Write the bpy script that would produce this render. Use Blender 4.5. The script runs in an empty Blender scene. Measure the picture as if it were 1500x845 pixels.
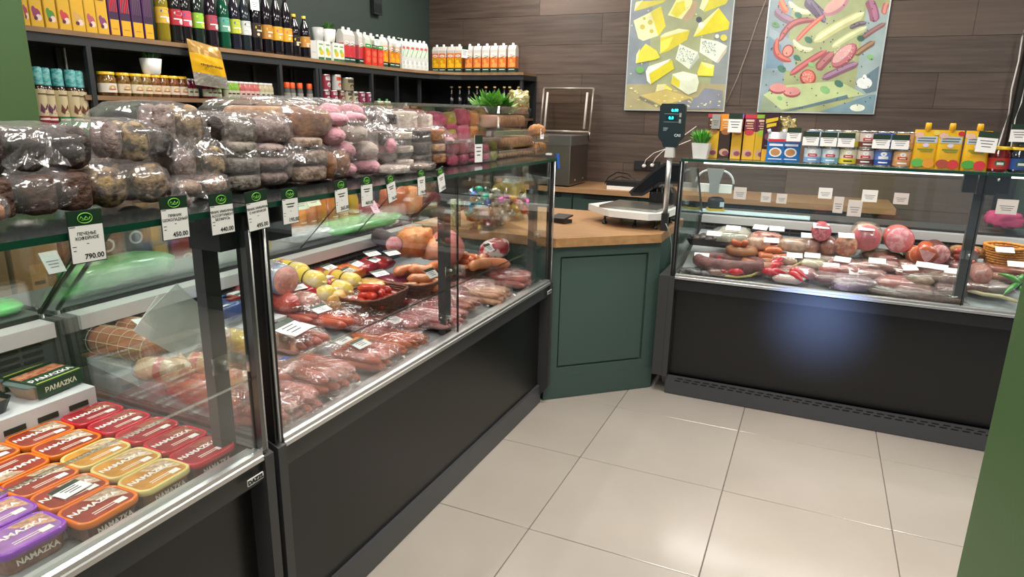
import bpy, math, random
from mathutils import Vector, Matrix, noise as mnoise
random.seed(7)
SC = bpy.context.scene
COL = SC.collection
# ------------------------------------------------------------------ camera
FPX = 973.859
YAW, PITCH, ROLL = -.42115635, -.26030661, .01940431
CAM = Vector((0, 0, 1.45283545))
_f = Vector((math.sin(YAW)*math.cos(PITCH), math.cos(YAW)*math.cos(PITCH), math.sin(PITCH)))
_r = Vector((math.cos(YAW), -math.sin(YAW), 0)); _u = _r.cross(_f)
_c, _s = math.cos(ROLL), math.sin(ROLL)
_r, _u = _c*_r + _s*_u, -_s*_r + _c*_u
cd = bpy.data.cameras.new('camera'); cam = bpy.data.objects.new('camera', cd); COL.objects.link(cam)
M = Matrix.Identity(4)
for i in range(3):
    M[i][0], M[i][1], M[i][2], M[i][3] = _r[i], _u[i], -_f[i], CAM[i]
cam.matrix_world = M
cd.sensor_width = 36; cd.lens = FPX/1500*36; cd.clip_start = .02
SC.camera = cam
# ------------------------------------------------------------------ world, lights, exposure
w = bpy.data.worlds.new('world'); SC.world = w; w.use_nodes = True
w.node_tree.nodes['Background'].inputs[0].default_value = (.75, .85, 1, 1)
w.node_tree.nodes['Background'].inputs[1].default_value = .30
def area(name, loc, size, power, col=(1, .95, .88), rot=(0, 0, 0), sy=None):
    l = bpy.data.lights.new(name, 'AREA'); l.energy = power; l.color = col; l.size = size
    if sy: l.shape = 'RECTANGLE'; l.size_y = sy
    o = bpy.data.objects.new(name, l); COL.objects.link(o); o.location = loc; o.rotation_euler = rot
    return o
PANELS = [(-.6, .6), (-.6, 2.6), (.7, 1.6), (-2.4, 1.2), (-2.4, 3.2), (-.3, 4.5), (-2.4, 4.9), (1.6, 3.6), (-1.0, -.9)]
for i, (x, y) in enumerate(PANELS):
    area('ceiling_lamp', (x, y, 2.86), .58, 24)
def spot(name, loc, tgt, power, col, ang, blend=.6, size=.1):
    l = bpy.data.lights.new(name, 'SPOT'); l.energy = power; l.color = col; l.spot_size = math.radians(ang)
    l.spot_blend = blend; l.shadow_soft_size = size
    o = bpy.data.objects.new(name, l); COL.objects.link(o); o.location = loc
    o.rotation_euler = (Vector(tgt)-Vector(loc)).to_track_quat('-Z', 'Y').to_euler(); return o
spot('added_blue_spot', (.22, -.5, .75), (.10, 3.40, .46), 1500, (.32, .48, 1), 7.2, 1.0, .12)  # added spotlight beside the camera, makes the bluish glow on the right case
SC.view_settings.view_transform = 'Standard'; SC.view_settings.look = 'None'
SC.view_settings.gamma = 1; SC.view_settings.exposure = .35
SC.cycles.transparent_max_bounces = 32
# ------------------------------------------------------------------ helpers
def at(x, y, ax, val):
    d = _f + _r*((x-750)/FPX) - _u*((y-422.5)/FPX)
    return CAM + d*((val-CAM[ax])/d[ax])
def lin(h):
    h = h.lstrip('#'); o = []
    for i in (0, 2, 4):
        c = int(h[i:i+2], 16)/255
        o.append(c/12.92 if c <= .04045 else ((c+.055)/1.055)**2.4)
    return (*o, 1)
def sh(h, f=.86): return ''.join('%02x' % min(255, int(int(h[i:i+2], 16)*f)) for i in (0, 2, 4))
MATS = {}
def mat(col, rough=.5, metal=0, n=None, bump=None, emit=0, coat=0, stretch=None, thr=None):
    """col hex; n=(scale,hex2[,detail]) mottled with a second colour; bump=(scale,strength)"""
    key = ('m', col, rough, metal, n, bump, emit, coat, stretch, thr)
    if key in MATS: return MATS[key]
    m = bpy.data.materials.new('paint_'+col); m.use_nodes = True; MATS[key] = m
    nt = m.node_tree; b = nt.nodes['Principled BSDF']
    b.inputs['Base Color'].default_value = lin(col); b.inputs['Roughness'].default_value = rough
    b.inputs['Metallic'].default_value = metal; b.inputs['Coat Weight'].default_value = coat
    if emit:
        b.inputs['Emission Color'].default_value = lin(col); b.inputs['Emission Strength'].default_value = emit
    tc = nt.nodes.new('ShaderNodeTexCoord'); src = tc.outputs['Object']
    if stretch:
        mp = nt.nodes.new('ShaderNodeMapping'); mp.inputs['Scale'].default_value = stretch
        nt.links.new(src, mp.inputs[0]); src = mp.outputs[0]
    if n:
        t = nt.nodes.new('ShaderNodeTexNoise'); t.inputs['Scale'].default_value = n[0]; t.inputs['Detail'].default_value = 4
        nt.links.new(src, t.inputs['Vector'])
        r = nt.nodes.new('ShaderNodeValToRGB'); lo, hi = thr or (.38, .62)
        r.color_ramp.elements[0].position = lo; r.color_ramp.elements[1].position = hi
        r.color_ramp.elements[0].color = lin(col); r.color_ramp.elements[1].color = lin(n[1])
        nt.links.new(t.outputs['Fac'], r.inputs[0]); nt.links.new(r.outputs[0], b.inputs['Base Color'])
        if emit: nt.links.new(r.outputs[0], b.inputs['Emission Color'])
    if bump:
        t = nt.nodes.new('ShaderNodeTexNoise'); t.inputs['Scale'].default_value = bump[0]; t.inputs['Detail'].default_value = 3
        nt.links.new(src, t.inputs['Vector'])
        bp = nt.nodes.new('ShaderNodeBump'); bp.inputs['Strength'].default_value = bump[1]; bp.inputs['Distance'].default_value = .01
        nt.links.new(t.outputs['Fac'], bp.inputs['Height']); nt.links.new(bp.outputs[0], b.inputs['Normal'])
    return m
def clear(name, tint='ffffff', base=.04, edge=.5, rough=.05, bump=None, gl='ffffff'):
    key = ('c', name)
    if key in MATS: return MATS[key]
    m = bpy.data.materials.new(name); m.use_nodes = True; MATS[key] = m
    nt = m.node_tree; nt.nodes.remove(nt.nodes['Principled BSDF'])
    out = nt.nodes['Material Output']
    tr = nt.nodes.new('ShaderNodeBsdfTransparent'); tr.inputs[0].default_value = lin(tint)
    gl_ = nt.nodes.new('ShaderNodeBsdfGlossy'); gl_.inputs['Roughness'].default_value = rough; gl_.inputs[0].default_value = lin(gl)
    lw = nt.nodes.new('ShaderNodeLayerWeight'); lw.inputs[0].default_value = .25
    mr = nt.nodes.new('ShaderNodeMapRange'); mr.inputs['To Min'].default_value = base; mr.inputs['To Max'].default_value = edge
    nt.links.new(lw.outputs['Facing'], mr.inputs['Value'])
    mx = nt.nodes.new('ShaderNodeMixShader')
    nt.links.new(mr.outputs[0], mx.inputs[0]); nt.links.new(tr.outputs[0], mx.inputs[1]); nt.links.new(gl_.outputs[0], mx.inputs[2])
    if bump:
        tc = nt.nodes.new('ShaderNodeTexCoord')
        t = nt.nodes.new('ShaderNodeTexNoise'); t.inputs['Scale'].default_value = bump[0]; t.inputs['Detail'].default_value = 3
        t.inputs['Distortion'].default_value = 1.5
        nt.links.new(tc.outputs['Object'], t.inputs['Vector'])
        b = nt.nodes.new('ShaderNodeBump'); b.inputs['Strength'].default_value = bump[1]; b.inputs['Distance'].default_value = .02
        nt.links.new(t.outputs['Fac'], b.inputs['Height'])
        nt.links.new(b.outputs[0], gl_.inputs['Normal']); nt.links.new(b.outputs[0], lw.inputs['Normal'])
    if name.startswith('film'):   # thin plastic scatters a little light of its own
        df = nt.nodes.new('ShaderNodeBsdfDiffuse'); df.inputs[0].default_value = lin('e6e2e4')
        m2 = nt.nodes.new('ShaderNodeMixShader'); m2.inputs[0].default_value = .07 if name == 'film' else .02
        nt.links.new(mx.outputs[0], m2.inputs[1]); nt.links.new(df.outputs[0], m2.inputs[2]); mx = m2
    nt.links.new(mx.outputs[0], out.inputs[0])
    return m
GLASS = clear('glass', 'fcfffe', .025, .30, .01)
TINTGLASS = clear('tinted_glass', '6f7f78', .10, .55, .04)
TOPGLASS = clear('green_glass', 'eef8f4', .07, .5, .03)
PLEXI = clear('plexi', 'f2f2f0', .12, .6, .08)
FILM = clear('film', 'fbf9fa', .045, .42, .16, (8, .8))
FILMT = clear('film_tight', 'faf6f6', .06, .5, .09, (17, .8))
class MB:
    def __init__(s): s.v = []; s.f = []; s.m = []; s.s = []
    def add(s, vs, fs, mi=0, sm=False):
        o = len(s.v); s.v += [tuple(v) for v in vs]
        for f in fs: s.f.append([i+o for i in f]); s.m.append(mi); s.s.append(sm)
        return s
    def box(s, x0, x1, y0, y1, z0, z1, mi=0):
        vs = [(x, y, z) for z in (z0, z1) for y in (y0, y1) for x in (x0, x1)]
        return s.add(vs, [(0, 2, 3, 1), (4, 5, 7, 6), (0, 1, 5, 4), (2, 6, 7, 3), (0, 4, 6, 2), (1, 3, 7, 5)], mi)
    def obox(s, c, ax, ay, az, mi=0):
        c, ax, ay, az = map(Vector, (c, ax, ay, az))
        vs = [c+ax*x+ay*y+az*z for z in (-1, 1) for y in (-1, 1) for x in (-1, 1)]
        return s.add(vs, [(0, 2, 3, 1), (4, 5, 7, 6), (0, 1, 5, 4), (2, 6, 7, 3), (0, 4, 6, 2), (1, 3, 7, 5)], mi)
    def prism(s, poly, d, mi=0):      # planar polygon (3D points) extruded by vector d
        poly = [Vector(p) for p in poly]; d = Vector(d); n = len(poly)
        vs = poly + [p+d for p in poly]
        fs = [list(range(n))[::-1], list(range(n, 2*n))] + [(i, (i+1) % n, (i+1) % n+n, i+n) for i in range(n)]
        return s.add(vs, fs, mi)
    def poly(s, pts, mi=0): return s.add(pts, [list(range(len(pts)))], mi)
    def tube(s, pts, rad, n=8, mi=0, sm=True, flat=1.0, cap=True):
        pts = [Vector(p) for p in pts]; k = len(pts)
        if not hasattr(rad, '__len__'): rad = [rad]*k
        up = Vector((0, 0, 1)); vs = []
        for i, p in enumerate(pts):
            t = (pts[min(i+1, k-1)]-pts[max(i-1, 0)])
            t = t.normalized() if t.length > 1e-9 else Vector((0, 0, 1))
            a = up.cross(t)
            if a.length < .05: a = Vector((1, 0, 0)).cross(t)
            a.normalize(); b = t.cross(a)
            for j in range(n):
                th = 2*math.pi*j/n
                vs.append(p + a*math.cos(th)*rad[i] + b*math.sin(th)*rad[i]*flat)
        fs = [(i*n+j, i*n+(j+1) % n, (i+1)*n+(j+1) % n, (i+1)*n+j) for i in range(k-1) for j in range(n)]
        if cap: fs += [list(range(n))[::-1], list(range((k-1)*n, k*n))]
        return s.add(vs, fs, mi, sm)
    def lathe(s, prof, n=16, c=(0, 0, 0), mi=0, sm=True, cap=True):
        vs = [(c[0]+r*math.cos(2*math.pi*j/n), c[1]+r*math.sin(2*math.pi*j/n), c[2]+z) for r, z in prof for j in range(n)]
        k = len(prof)
        fs = [(i*n+j, i*n+(j+1) % n, (i+1)*n+(j+1) % n, (i+1)*n+j) for i in range(k-1) for j in range(n)]
        s.add(vs, fs, mi, sm)
        if cap: s.add(vs[:n], [list(range(n))[::-1]], mi); s.add(vs[-n:], [list(range(n))], mi)
        return s
    def loft(s, secs, mi=0, sm=False, c=(0, 0, 0), k=4, cap=(True, True)):   # secs: (w, d, r, z) rounded rectangles
        rings = []
        for (w_, d_, r, z) in secs:
            r = max(min(r, w_/2-1e-4, d_/2-1e-4), 1e-4); ring = []
            for (sx, sy, a0) in ((1, 1, 0), (-1, 1, 90), (-1, -1, 180), (1, -1, 270)):
                for q in range(k):
                    a = math.radians(a0+90*q/(k-1))
                    ring.append((c[0]+sx*(w_/2-r)+r*math.cos(a), c[1]+sy*(d_/2-r)+r*math.sin(a), c[2]+z))
            rings.append(ring)
        n = 4*k; vs = [p for r_ in rings for p in r_]
        fs = [(i*n+j, i*n+(j+1) % n, (i+1)*n+(j+1) % n, (i+1)*n+j) for i in range(len(secs)-1) for j in range(n)]
        s.add(vs, fs, mi, sm)
        if cap[0]: s.add(rings[0], [list(range(n))[::-1]], mi)
        if cap[1]: s.add(rings[-1], [list(range(n))], mi)
        return s
    def blob(s, c, hx, hy, hz, e=2.0, amp=0., fr=6., nu=20, nv=12, mi=0, seed=0, rz=0):
        c = Vector(c); R_ = Matrix.Rotation(rz, 3, 'Z'); vs = []
        g = lambda v: math.copysign(abs(v)**(2/e), v)
        for i in range(nv+1):
            ph = -math.pi/2+math.pi*i/nv
            for j in range(nu):
                th = 2*math.pi*j/nu
                d = Vector((g(math.cos(ph))*g(math.cos(th)), g(math.cos(ph))*g(math.sin(th)), g(math.sin(ph))))
                if amp: d *= 1+amp*mnoise.noise(Vector((d.x*fr+seed*7.1, d.y*fr, d.z*fr)))
                vs.append(c + R_ @ Vector((d.x*hx, d.y*hy, d.z*hz)))
        fs = [(i*nu+j, i*nu+(j+1) % nu, (i+1)*nu+(j+1) % nu, (i+1)*nu+j) for i in range(nv) for j in range(nu)]
        return s.add(vs, fs, mi, True)
    def build(s, name, mats, parent=None):
        me = bpy.data.meshes.new(name); me.from_pydata(s.v, [], s.f)
        if not isinstance(mats, (list, tuple)): mats = [mats]
        for m in mats: me.materials.append(m)
        me.polygons.foreach_set('material_index', s.m); me.polygons.foreach_set('use_smooth', s.s)
        me.update()
        return link(name, me, parent)
def link(name, data, parent=None):
    o = bpy.data.objects.new(name, data); COL.objects.link(o)
    if parent is not None: o.parent = parent
    return o
def thing(name, label, cat, loc=(0, 0, 0), rz=0, group=None):
    o = bpy.data.objects.new(name, None); COL.objects.link(o); o.empty_display_size = .05
    o.location = loc; o.rotation_euler = (0, 0, rz); return tag(o, label, cat, group)
def tag(o, label, cat, group=None):
    o['label'] = label; o['category'] = cat
    if group: o['group'] = group
    return o
KIDS = {}
def copy_tree(root, loc=None, rz=None, label=None, group=None, parent=None):
    c = root.copy(); COL.objects.link(c)
    if parent is not None: c.parent = parent
    if loc is not None: c.location = loc
    if rz is not None: c.rotation_euler = (0, 0, rz)
    if label: c['label'] = label
    if group: c['group'] = group
    for ch in list(root.children): copy_tree(ch, parent=c)
    return c
def box(name, m, a, b, parent=None):
    return MB().box(a[0], b[0], a[1], b[1], a[2], b[2]).build(name, m, parent)
TXT = {}
def text(body, size, m, loc, x_dir, up_dir, parent, name='lettering', ext=.0004, align='CENTER', bold=0):
    """flat lettering as a mesh; x_dir reading direction, up_dir upward direction (parent's local space)"""
    key = (body, size, ext, align, bold)
    if key not in TXT:
        cu = bpy.data.curves.new('lettering', 'FONT'); cu.body = body; cu.size = size; cu.extrude = ext
        cu.align_x = align; cu.align_y = 'CENTER'; cu.resolution_u = 2; cu.offset = bold
        t = bpy.data.objects.new('lettering', cu); COL.objects.link(t)
        bpy.context.view_layer.update()
        TXT[key] = bpy.data.meshes.new_from_object(t.evaluated_get(bpy.context.evaluated_depsgraph_get()))
        bpy.data.objects.remove(t)
    me = TXT[key]
    if len(me.materials) and me.materials[0] != m or key+(m.name,) in TXT:
        if key+(m.name,) not in TXT:
            me2 = me.copy(); me2.materials.clear(); me2.materials.append(m); TXT[key+(m.name,)] = me2
        me = TXT[key+(m.name,)]
    elif not len(me.materials): me.materials.append(m)
    o = link(name, me, parent)
    x = Vector(x_dir).normalized(); y = Vector(up_dir); y = (y-x*y.dot(x)).normalized(); z = x.cross(y)
    mm = Matrix.Identity(4)
    for i in range(3): mm[i][0], mm[i][1], mm[i][2], mm[i][3] = x[i], y[i], z[i], loc[i]
    o.matrix_basis = mm; return o
ORD = ['first', 'second', 'third', 'fourth', 'fifth', 'sixth', 'seventh', 'eighth', 'ninth', 'tenth', 'eleventh', 'twelfth',
       'thirteenth', 'fourteenth', 'fifteenth', 'sixteenth']
BLK = mat('1d1e20', .38); BLK2 = mat('131313', .30); GRY = mat('3b3b3c', .42); ALU = mat('c9c9c8', .32, .85); STEEL = mat('a9a6a0', .28, .95)
WHT = mat('e9e8e4', .5); PAPER = mat('f2f0ee', .6); INK = mat('161616', .6); DGREEN = mat('16301f', .45); LIME = mat('6fbf3e', .5)
# ------------------------------------------------------------------ structure
YB, XL = 5.72, -3.46
def struct(o): o['kind'] = 'structure'; return o
fl = struct(box('floor', mat('6d6560', .8), (-3.7, -3.2, -.06), (2.6, 5.9, -.004)))
TX, TY, OX, OY = .6, .5737, -.78592, 1.944
tile_m = [mat(c, .16, n=(3.0, c2), thr=(.3, .7)) for c, c2 in (('b0a79e', 'b6ada4'), ('b2a9a0', 'aca399'), ('ada49a', 'b4aaa1'))]
tm = []
for m_ in tile_m:
    b = MB(); g = .0016
    b.loft([(TX-2*g, TY-2*g, .002, -.008), (TX-2*g, TY-2*g, .002, -.0012), (TX-2*g-.003, TY-2*g-.003, .002, 0)], k=2)
    o = b.build('tile', m_, fl); tm.append(o.data); bpy.data.objects.remove(o)
for i in range(-3, 6):
    for j in range(-7, 7):
        x, y = OX+(i+.5)*TX, OY+(j+.5)*TY
        if -3.4 < x < 2.5 and -3.0 < y < 5.9:
            o = link('tile', tm[(i*5+j*3) % 3], fl); o.location = (x, y, 0)
GREEN = mat('3c5a2f', .55, bump=(60, .05))
DKG = mat('2c3a35', .6, bump=(60, .05))
struct(box('wall_left', DKG, (XL-.1, 1.747, 0), (XL, YB, 2.95)))
struct(box('wall_left_front', GREEN, (XL-.1, -3.2, 0), (-2.9, 1.747, 2.95)))
struct(box('wall_right', GREEN, (.42, -.9, 0), (.62, 1.667, 2.95)))
wb = struct(box('wall_back', mat('2a211d', .7), (XL-.1, YB+.012, 0), (2.6, YB+.12, 2.95)))
struct(box('wall_far_right', DKG, (2.5, 1.6, 0), (2.6, YB, 2.95)))
cl = struct(box('ceiling', mat('d8d8d6', .8), (XL-.1, -3.2, 2.95), (2.6, YB+.1, 3.05)))
wood_ms = []
for i, (c1, c2) in enumerate((('5c4e45', '42362f'), ('62534a', '483a33'), ('594b42', '3f332d'), ('5e4f45', '6a584d'))):
    wood_ms.append(mat(c1, .42, n=(2.6, c2), stretch=(1.0, 4, 20), bump=(30, .15), thr=(.28, .72)))
ph = .243; z = 1.286-5*ph; row = 0
while z < 2.95:
    x = XL-.3-(row*.57 % 1.3)
    while x < 1.16:
        x0, x1 = max(x, XL), min(x+1.32, 1.17)
        if x1-x0 > .02:
            zz0, zz1 = max(z, 0)+.0012, min(z+ph, 2.95)-.0012
            b = MB(); b.box(x0+.001, x1-.001, YB-.002, YB+.012, zz0, zz1); b.build('plank', wood_ms[random.randrange(4)], wb)
        x += 1.32
    z += ph; row += 1
# dark right-hand end of the back wall
struct(box('trim_1', mat('141513', .5), (1.17, YB-.06, 0), (1.27, YB, 2.95)))
struct(box('wall_back_side', mat('3a4a3a', .6), (1.27, YB-.03, 0), (2.5, YB, 2.95)))
for i, (x, y) in enumerate(PANELS[:8]):
    t = thing('ceiling_light', f'square white ceiling light panel, {ORD[i]} of the panels overhead', 'ceiling light', (x, y, 2.95), 0, 'ceiling light panels')
    b = MB(); b.box(-.3, .3, -.3, .3, -.03, 0); b.build('frame', WHT, t)
    b = MB(); b.box(-.28, .28, -.28, .28, -.036, -.03); b.build('diffuser', mat('fff4e6', .5, emit=3), t)
# ------------------------------------------------------------------ refrigerated showcases
def P3(l, fr):   # local (a along front, d depth inwards, z) -> world using frame
    o, ax, dp = fr; return Vector((o[0]+ax[0]*l[0]+dp[0]*l[1], o[1]+ax[1]*l[0]+dp[1]*l[1], l[2]))
WHITEM = mat('d4d6d6', .3); SLOT = mat('222324', .6); DECK = mat('cfd2d3', .35, .2); WELL = mat('3a3d40', .45)
GRAN = mat('2a2a2b', .3)
def fbox(b, fr, a0, a1, d0, d1, z0, z1, mi=0):
    vs = [P3((a, d, z), fr) for z in (z0, z1) for d in (d0, d1) for a in (a0, a1)]
    b.add(vs, [(0, 2, 3, 1), (4, 5, 7, 6), (0, 1, 5, 4), (2, 6, 7, 3), (0, 4, 6, 2), (1, 3, 7, 5)], mi)
def fprism(b, fr, a0, a1, prof, mi=0):
    b.prism([P3((a0, d, z), fr) for d, z in prof], P3((a1, 0, 0), fr)-P3((a0, 0, 0), fr), mi)
def showcase(name, label, fr, a0, a1, seams, posts, slant=True, kick=0.0, slope=.155):
    t = thing(name, label, 'display case')
    def mk(nm, m, fn): b = MB(); fn(b); return b.build(nm, m, t)
    e = .028
    # body
    mk('front_panel', BLK2, lambda b: fbox(b, fr, a0+e, a1-e, .05, .07, .10, .585))
    mk('fascia', GRY if name == 'showcase' else BLK, lambda b: fprism(b, fr, a0+e, a1-e, [(.008, .578), (.008, .63), (.016, .632), (.016, .637), (.06, .637), (.06, .578)]))
    mk('front_rail', ALU, lambda b: fprism(b, fr, a0+e, a1-e, [(-.004, .637), (-.004, .648), (0, .650), (0, .660), (.012, .662), (.028, .661), (.03, .637)]))
    mk('inner_rail', ALU, lambda b: fbox(b, fr, a0+e, a1-e, .034, .05, .645, .655))
    kb = mk('kick_plate', mat('46474a', .35), lambda b: fbox(b, fr, a0+.02, a1-.02, .035+kick, .06+kick, 0.003, .10))
    if kick < 0:
        def slots(b):
            n = int((a1-a0-.12)/.045)
            for r_ in (0, 1):
                for i in range(n): fbox(b, fr, a0+.07+i*.045+r_*.012, a0+.10+i*.045+r_*.012, .034+kick, .036+kick, .078+r_*.013, .084+r_*.013)
        mk('vent_slots', mat('08080a', .8), slots)['kind'] = 'stuff'
    mk('base_box', BLK, lambda b: fbox(b, fr, a0+.03, a1-.03, .07, .82, .003, .60))
    for s, en in ((0, 1), (1, 1)):
        x0 = a0 if s == 0 else a1-e; x1 = x0+e
        mk('end_panel', GRY, lambda b: fprism(b, fr, x0, x1, [(-.006, .10), (-.006, .645), (.03, .66), (.72, .66), (.74, .87), (.85, .87), (.85, .05), (.03, .05)]))
        if en:
            xm = x0+e/2
            mk('end_glass', GLASS, lambda b: fprism(b, fr, xm-.003, xm+.003, [(.008, .66), (.008, 1.232), (.46, 1.232), (.50, 1.15), (.80, .885), (.74, .87), (.72, .66)]))
            mk('glass_edge', ALU if slant else mat('6a6d70', .3, .8), lambda b: b.tube([P3((xm, .0, .655), fr), P3((xm, .0, 1.23), fr)], .0035, 6))
            mk('glass_edge', ALU, lambda b: b.tube([P3((xm, .75, .66), fr), P3((xm, .80, .885), fr)], .0045, 6))
            mk('glass_trim', BLK2, lambda b: fbox(b, fr, xm-.011, xm-.004, .004, .03, .655, 1.232) if slant else fbox(b, fr, xm-.012, xm+.010, .002, .03, .655, 1.232))
            mk('glass_trim', BLK2, lambda b: b.tube([P3((xm, .80, .885), fr), P3((xm, .49, 1.165), fr)], .006, 6))
    # deck and well
    dz = .622
    mk('deck', mat('9da1a4', .35, .2), lambda b: fprism(b, fr, a0+e, a1-e, [(.03, .60), (.03, dz), (.05, dz+.002), (.74, dz+.002+slope*.69), (.74, .60)]))
    def dslots(b):
        n = int((a1-a0-.1)/.055)
        for r_ in (0, 1):
            for i in range(n): fbox(b, fr, a0+.05+i*.055, a0+.092+i*.055, .044+r_*.016, .051+r_*.016, dz-.002, dz+.0022+r_*.0006)
    mk('deck_slots', SLOT, dslots)['kind'] = 'stuff'
    mk('well_back', WELL, lambda b: fbox(b, fr, a0+e, a1-e, .74, .755, .60, .835))
    def wslots(b):
        n = int((a1-a0-.1)/.06)
        for r_ in range(3):
            for i in range(n): fbox(b, fr, a0+.05+i*.06, a0+.10+i*.06, .737, .741, .775+r_*.019, .783+r_*.019)
    mk('well_slots', mat('0c0d0e', .8), wslots)['kind'] = 'stuff'
    mk('rear_rim', mat('c6c4c2', .35, .3), lambda b: fprism(b, fr, a0+e, a1-e, [(.725, .83), (.725, .872), (.79, .872), (.79, .862), (.738, .862), (.738, .83)]))
    mk('rear_worktop', mat('5a5c5e', .3, .3), lambda b: fbox(b, fr, a0+.005, a1-.005, .80, 1.08, .85, .88))
    mk('rear_seal', BLK2, lambda b: fbox(b, fr, a0+e, a1-e, .79, .80, .872, .884))
    # rear sliding glass
    if slant:
        th = Vector((.004, .004))
        for i, (s0, s1) in enumerate(zip(seams['rear'][:-1], seams['rear'][1:])):
            mk('rear_glass', GLASS, lambda b: fprism(b, fr, s0+.004, s1-.004, [(.80+i*.006, .884), (.805+i*.006, .888), (.475+i*.006, 1.205), (.47+i*.006, 1.20)]))
            mk('door_edge', BLK2, lambda b: b.tube([P3((s1, .80, .886), fr), P3((s1, .47, 1.205), fr)], .0028, 5))
    else:
        for i, (s0, s1) in enumerate(zip(seams['rear'][:-1], seams['rear'][1:])):
            mk('rear_glass', GLASS, lambda b: fbox(b, fr, s0+.004, s1-.004, .74+i*.006, .745+i*.006, .884, 1.215))
    # front panes
    for s0, s1 in zip(seams['front'][:-1], seams['front'][1:]):
        mk('front_glass', GLASS, lambda b: fbox(b, fr, s0+.002, s1-.002, .010, .015, .662, 1.232))
    for s1 in seams['front'][1:-1]:
        mk('glass_seam', mat('1d211f', .2), lambda b: fbox(b, fr, s1-.0015, s1+.0015, .009, .016, .662, 1.232))
    if name == 'showcase':
        mk('price_strip', clear('strip', 'e8e4e0', .25, .7, .1), lambda b: fbox(b, fr, a0+e, a1-e, .018, .021, .836, .842))
    # posts with brackets and clips
    for p_ in posts:
        pb = mk('post', mat('3d3d3e', .4), lambda b: (fbox(b, fr, p_-.021, p_+.021, .075, .105, .62, 1.20)))
        b = MB(); fbox(b, fr, p_-.022, p_+.045, .018, .11, 1.15, 1.232); b.build('bracket', BLK, pb)
        b = MB(); b.prism([P3((p_+u_, d_, .86), fr) for u_, d_ in ((-.03, .07), (.03, .07), (.03, .016), (.026, .016), (.026, .066), (-.03, .066))], (0, 0, .04)); b.build('clip', clear('plexi_clip', 'f2f2f0', .3, .8, .08), pb)
        b = MB(); c0 = P3((p_+.005, .066, .88), fr); b.blob(c0, .006, .006, .006, nu=8, nv=6); b.build('screw', ALU, pb); b = MB(); c1 = P3((p_+.045, .012, 1.215), fr); b.blob(c1, .007, .007, .007, nu=8, nv=6); b.build('screw', ALU, pb)
    # light tube under the top
    lt = mk('light_tube', mat('fff1ea', .4, emit=1.6), lambda b: b.tube([P3((a0+.06, .40, 1.205), fr), P3((a1-.06, .40, 1.205), fr)], .008, 8))
    mk('light_holder', ALU, lambda b: fbox(b, fr, a0+.04, a1-.04, .385, .43, 1.214, 1.222))
    return t
TOPB = mat('262a2a', .12, n=(4, '2f3434'))
LF = ((-1.12, 0), (0, 1), (-1, 0))       # left run: along +Y, depth towards -X
RF = ((0, 3.375), (1, 0), (0, 1))        # right run: along +X, depth towards +Y
caseA = showcase('showcase', 'nearest black glass display case, holding the trays of tubs', LF, -.45, 1.092, {'rear': [-.4, .35, 1.07], 'front': [-.42, 1.075]}, [1.035], slope=.0)
caseB = showcase('showcase', 'long black glass display case full of packed sausages along the left', LF, 1.108, 2.98, {'rear': [1.14, 2.12, 2.49, 2.95], 'front': [1.13, 2.045, 2.965]}, [1.185, 2.085, 2.93])
caseC = showcase('display_case', 'wide black glass display case with sliced sausages facing the camera by the back wall', RF, -.622, 2.1, {'rear': [-.60, .0, .645, 1.4, 2.08], 'front': [-.60, .652, 2.07]}, [.652], slant=False, kick=-.03, slope=.235)
# top shelves (tops are parts of their cases)
def top(t, fr, a0, a1, m, d1, strip=True):
    b = MB(); fbox(b, fr, a0, a1, -.002, d1, 1.234, 1.244); b.build('top_glass', m, t)
    b = MB(); fbox(b, fr, a0, a1, -.0045, -.002, 1.232, 1.2445); b.build('green_glass_edge', mat('12402f', .2), t)
top(caseA, LF, -.45, 1.095, TOPB, .50); top(caseB, LF, 1.105, 2.98, TOPB, .50)
box('side_cover', GRY, (-.676, 3.372, .10), (-.623, 4.1, .648), caseC)
for x_ in (.575, .690): box('bracket', BLK, (x_, 3.392, 1.155), (x_+.05, 3.42, 1.232), caseC)
top(caseC, RF, -.612, .650, TOPGLASS, .45); top(caseC, RF, .654, 2.1, TOPGLASS, .45)
for nm, t, fr, a0, a1 in (('a', caseA, LF, -.4, 1.05), ('b', caseB, LF, 1.15, 2.9), ('c', caseC, RF, -.6, .6), ('d', caseC, RF, .7, 2.0)):
    l = area('case_lamp', P3(((a0+a1)/2, .40, 1.19), fr), a1-a0, (3.4 if nm == 'a' else 2.3)*(a1-a0), (1, .93, .92), (0, 0, 0), .03)
    l.rotation_euler = (0, 0, math.pi/2 if fr is LF else 0)
# name plates
for t, y in ((caseA, 1.028), (caseB, 2.93)):
    b = MB(); b.box(-1.1135, -1.1105, y-.024, y+.024, .598, .614); p_ = b.build('name_plate', WHT, t)
    text('DAZZL', .015, INK, (-1.110, y, .606), (0, 1, 0), (0, 0, 1), t, bold=.0006)
# chrome corner profiles between the two left cases
for t, y, m_ in ((caseA, 1.070, mat('6e6e6e', .25, .9)), (caseB, 1.126, BLK)):
    b = MB(); b.box(-1.135, -1.118, y-.006, y+.006, .66, 1.23); b.build('corner_profile', m_, t)
# raised step inside both left cases
b = MB(); b.box(-1.85, -1.69, -.4, 1.05, .65, .72); s_ = b.build('raised_step', WHITEM, caseA)
b = MB()
for i in range(18): b.box(-1.693, -1.6885, -.35+i*.078, -.30+i*.078, .678, .692)
b.build('step_slots', SLOT, s_)['kind'] = 'stuff'
b = MB(); b.box(-1.855, -1.64, 1.14, 1.72, .652, .742); s_ = b.build('raised_step', WHITEM, caseB)
b = MB()
for i in range(12):
    for k in (0, 1): b.box(-1.6405, -1.6385, 1.15+i*.045, 1.18+i*.045, .712+k*.014, .719+k*.014)
b.build('step_slots', SLOT, s_)['kind'] = 'stuff'
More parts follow.
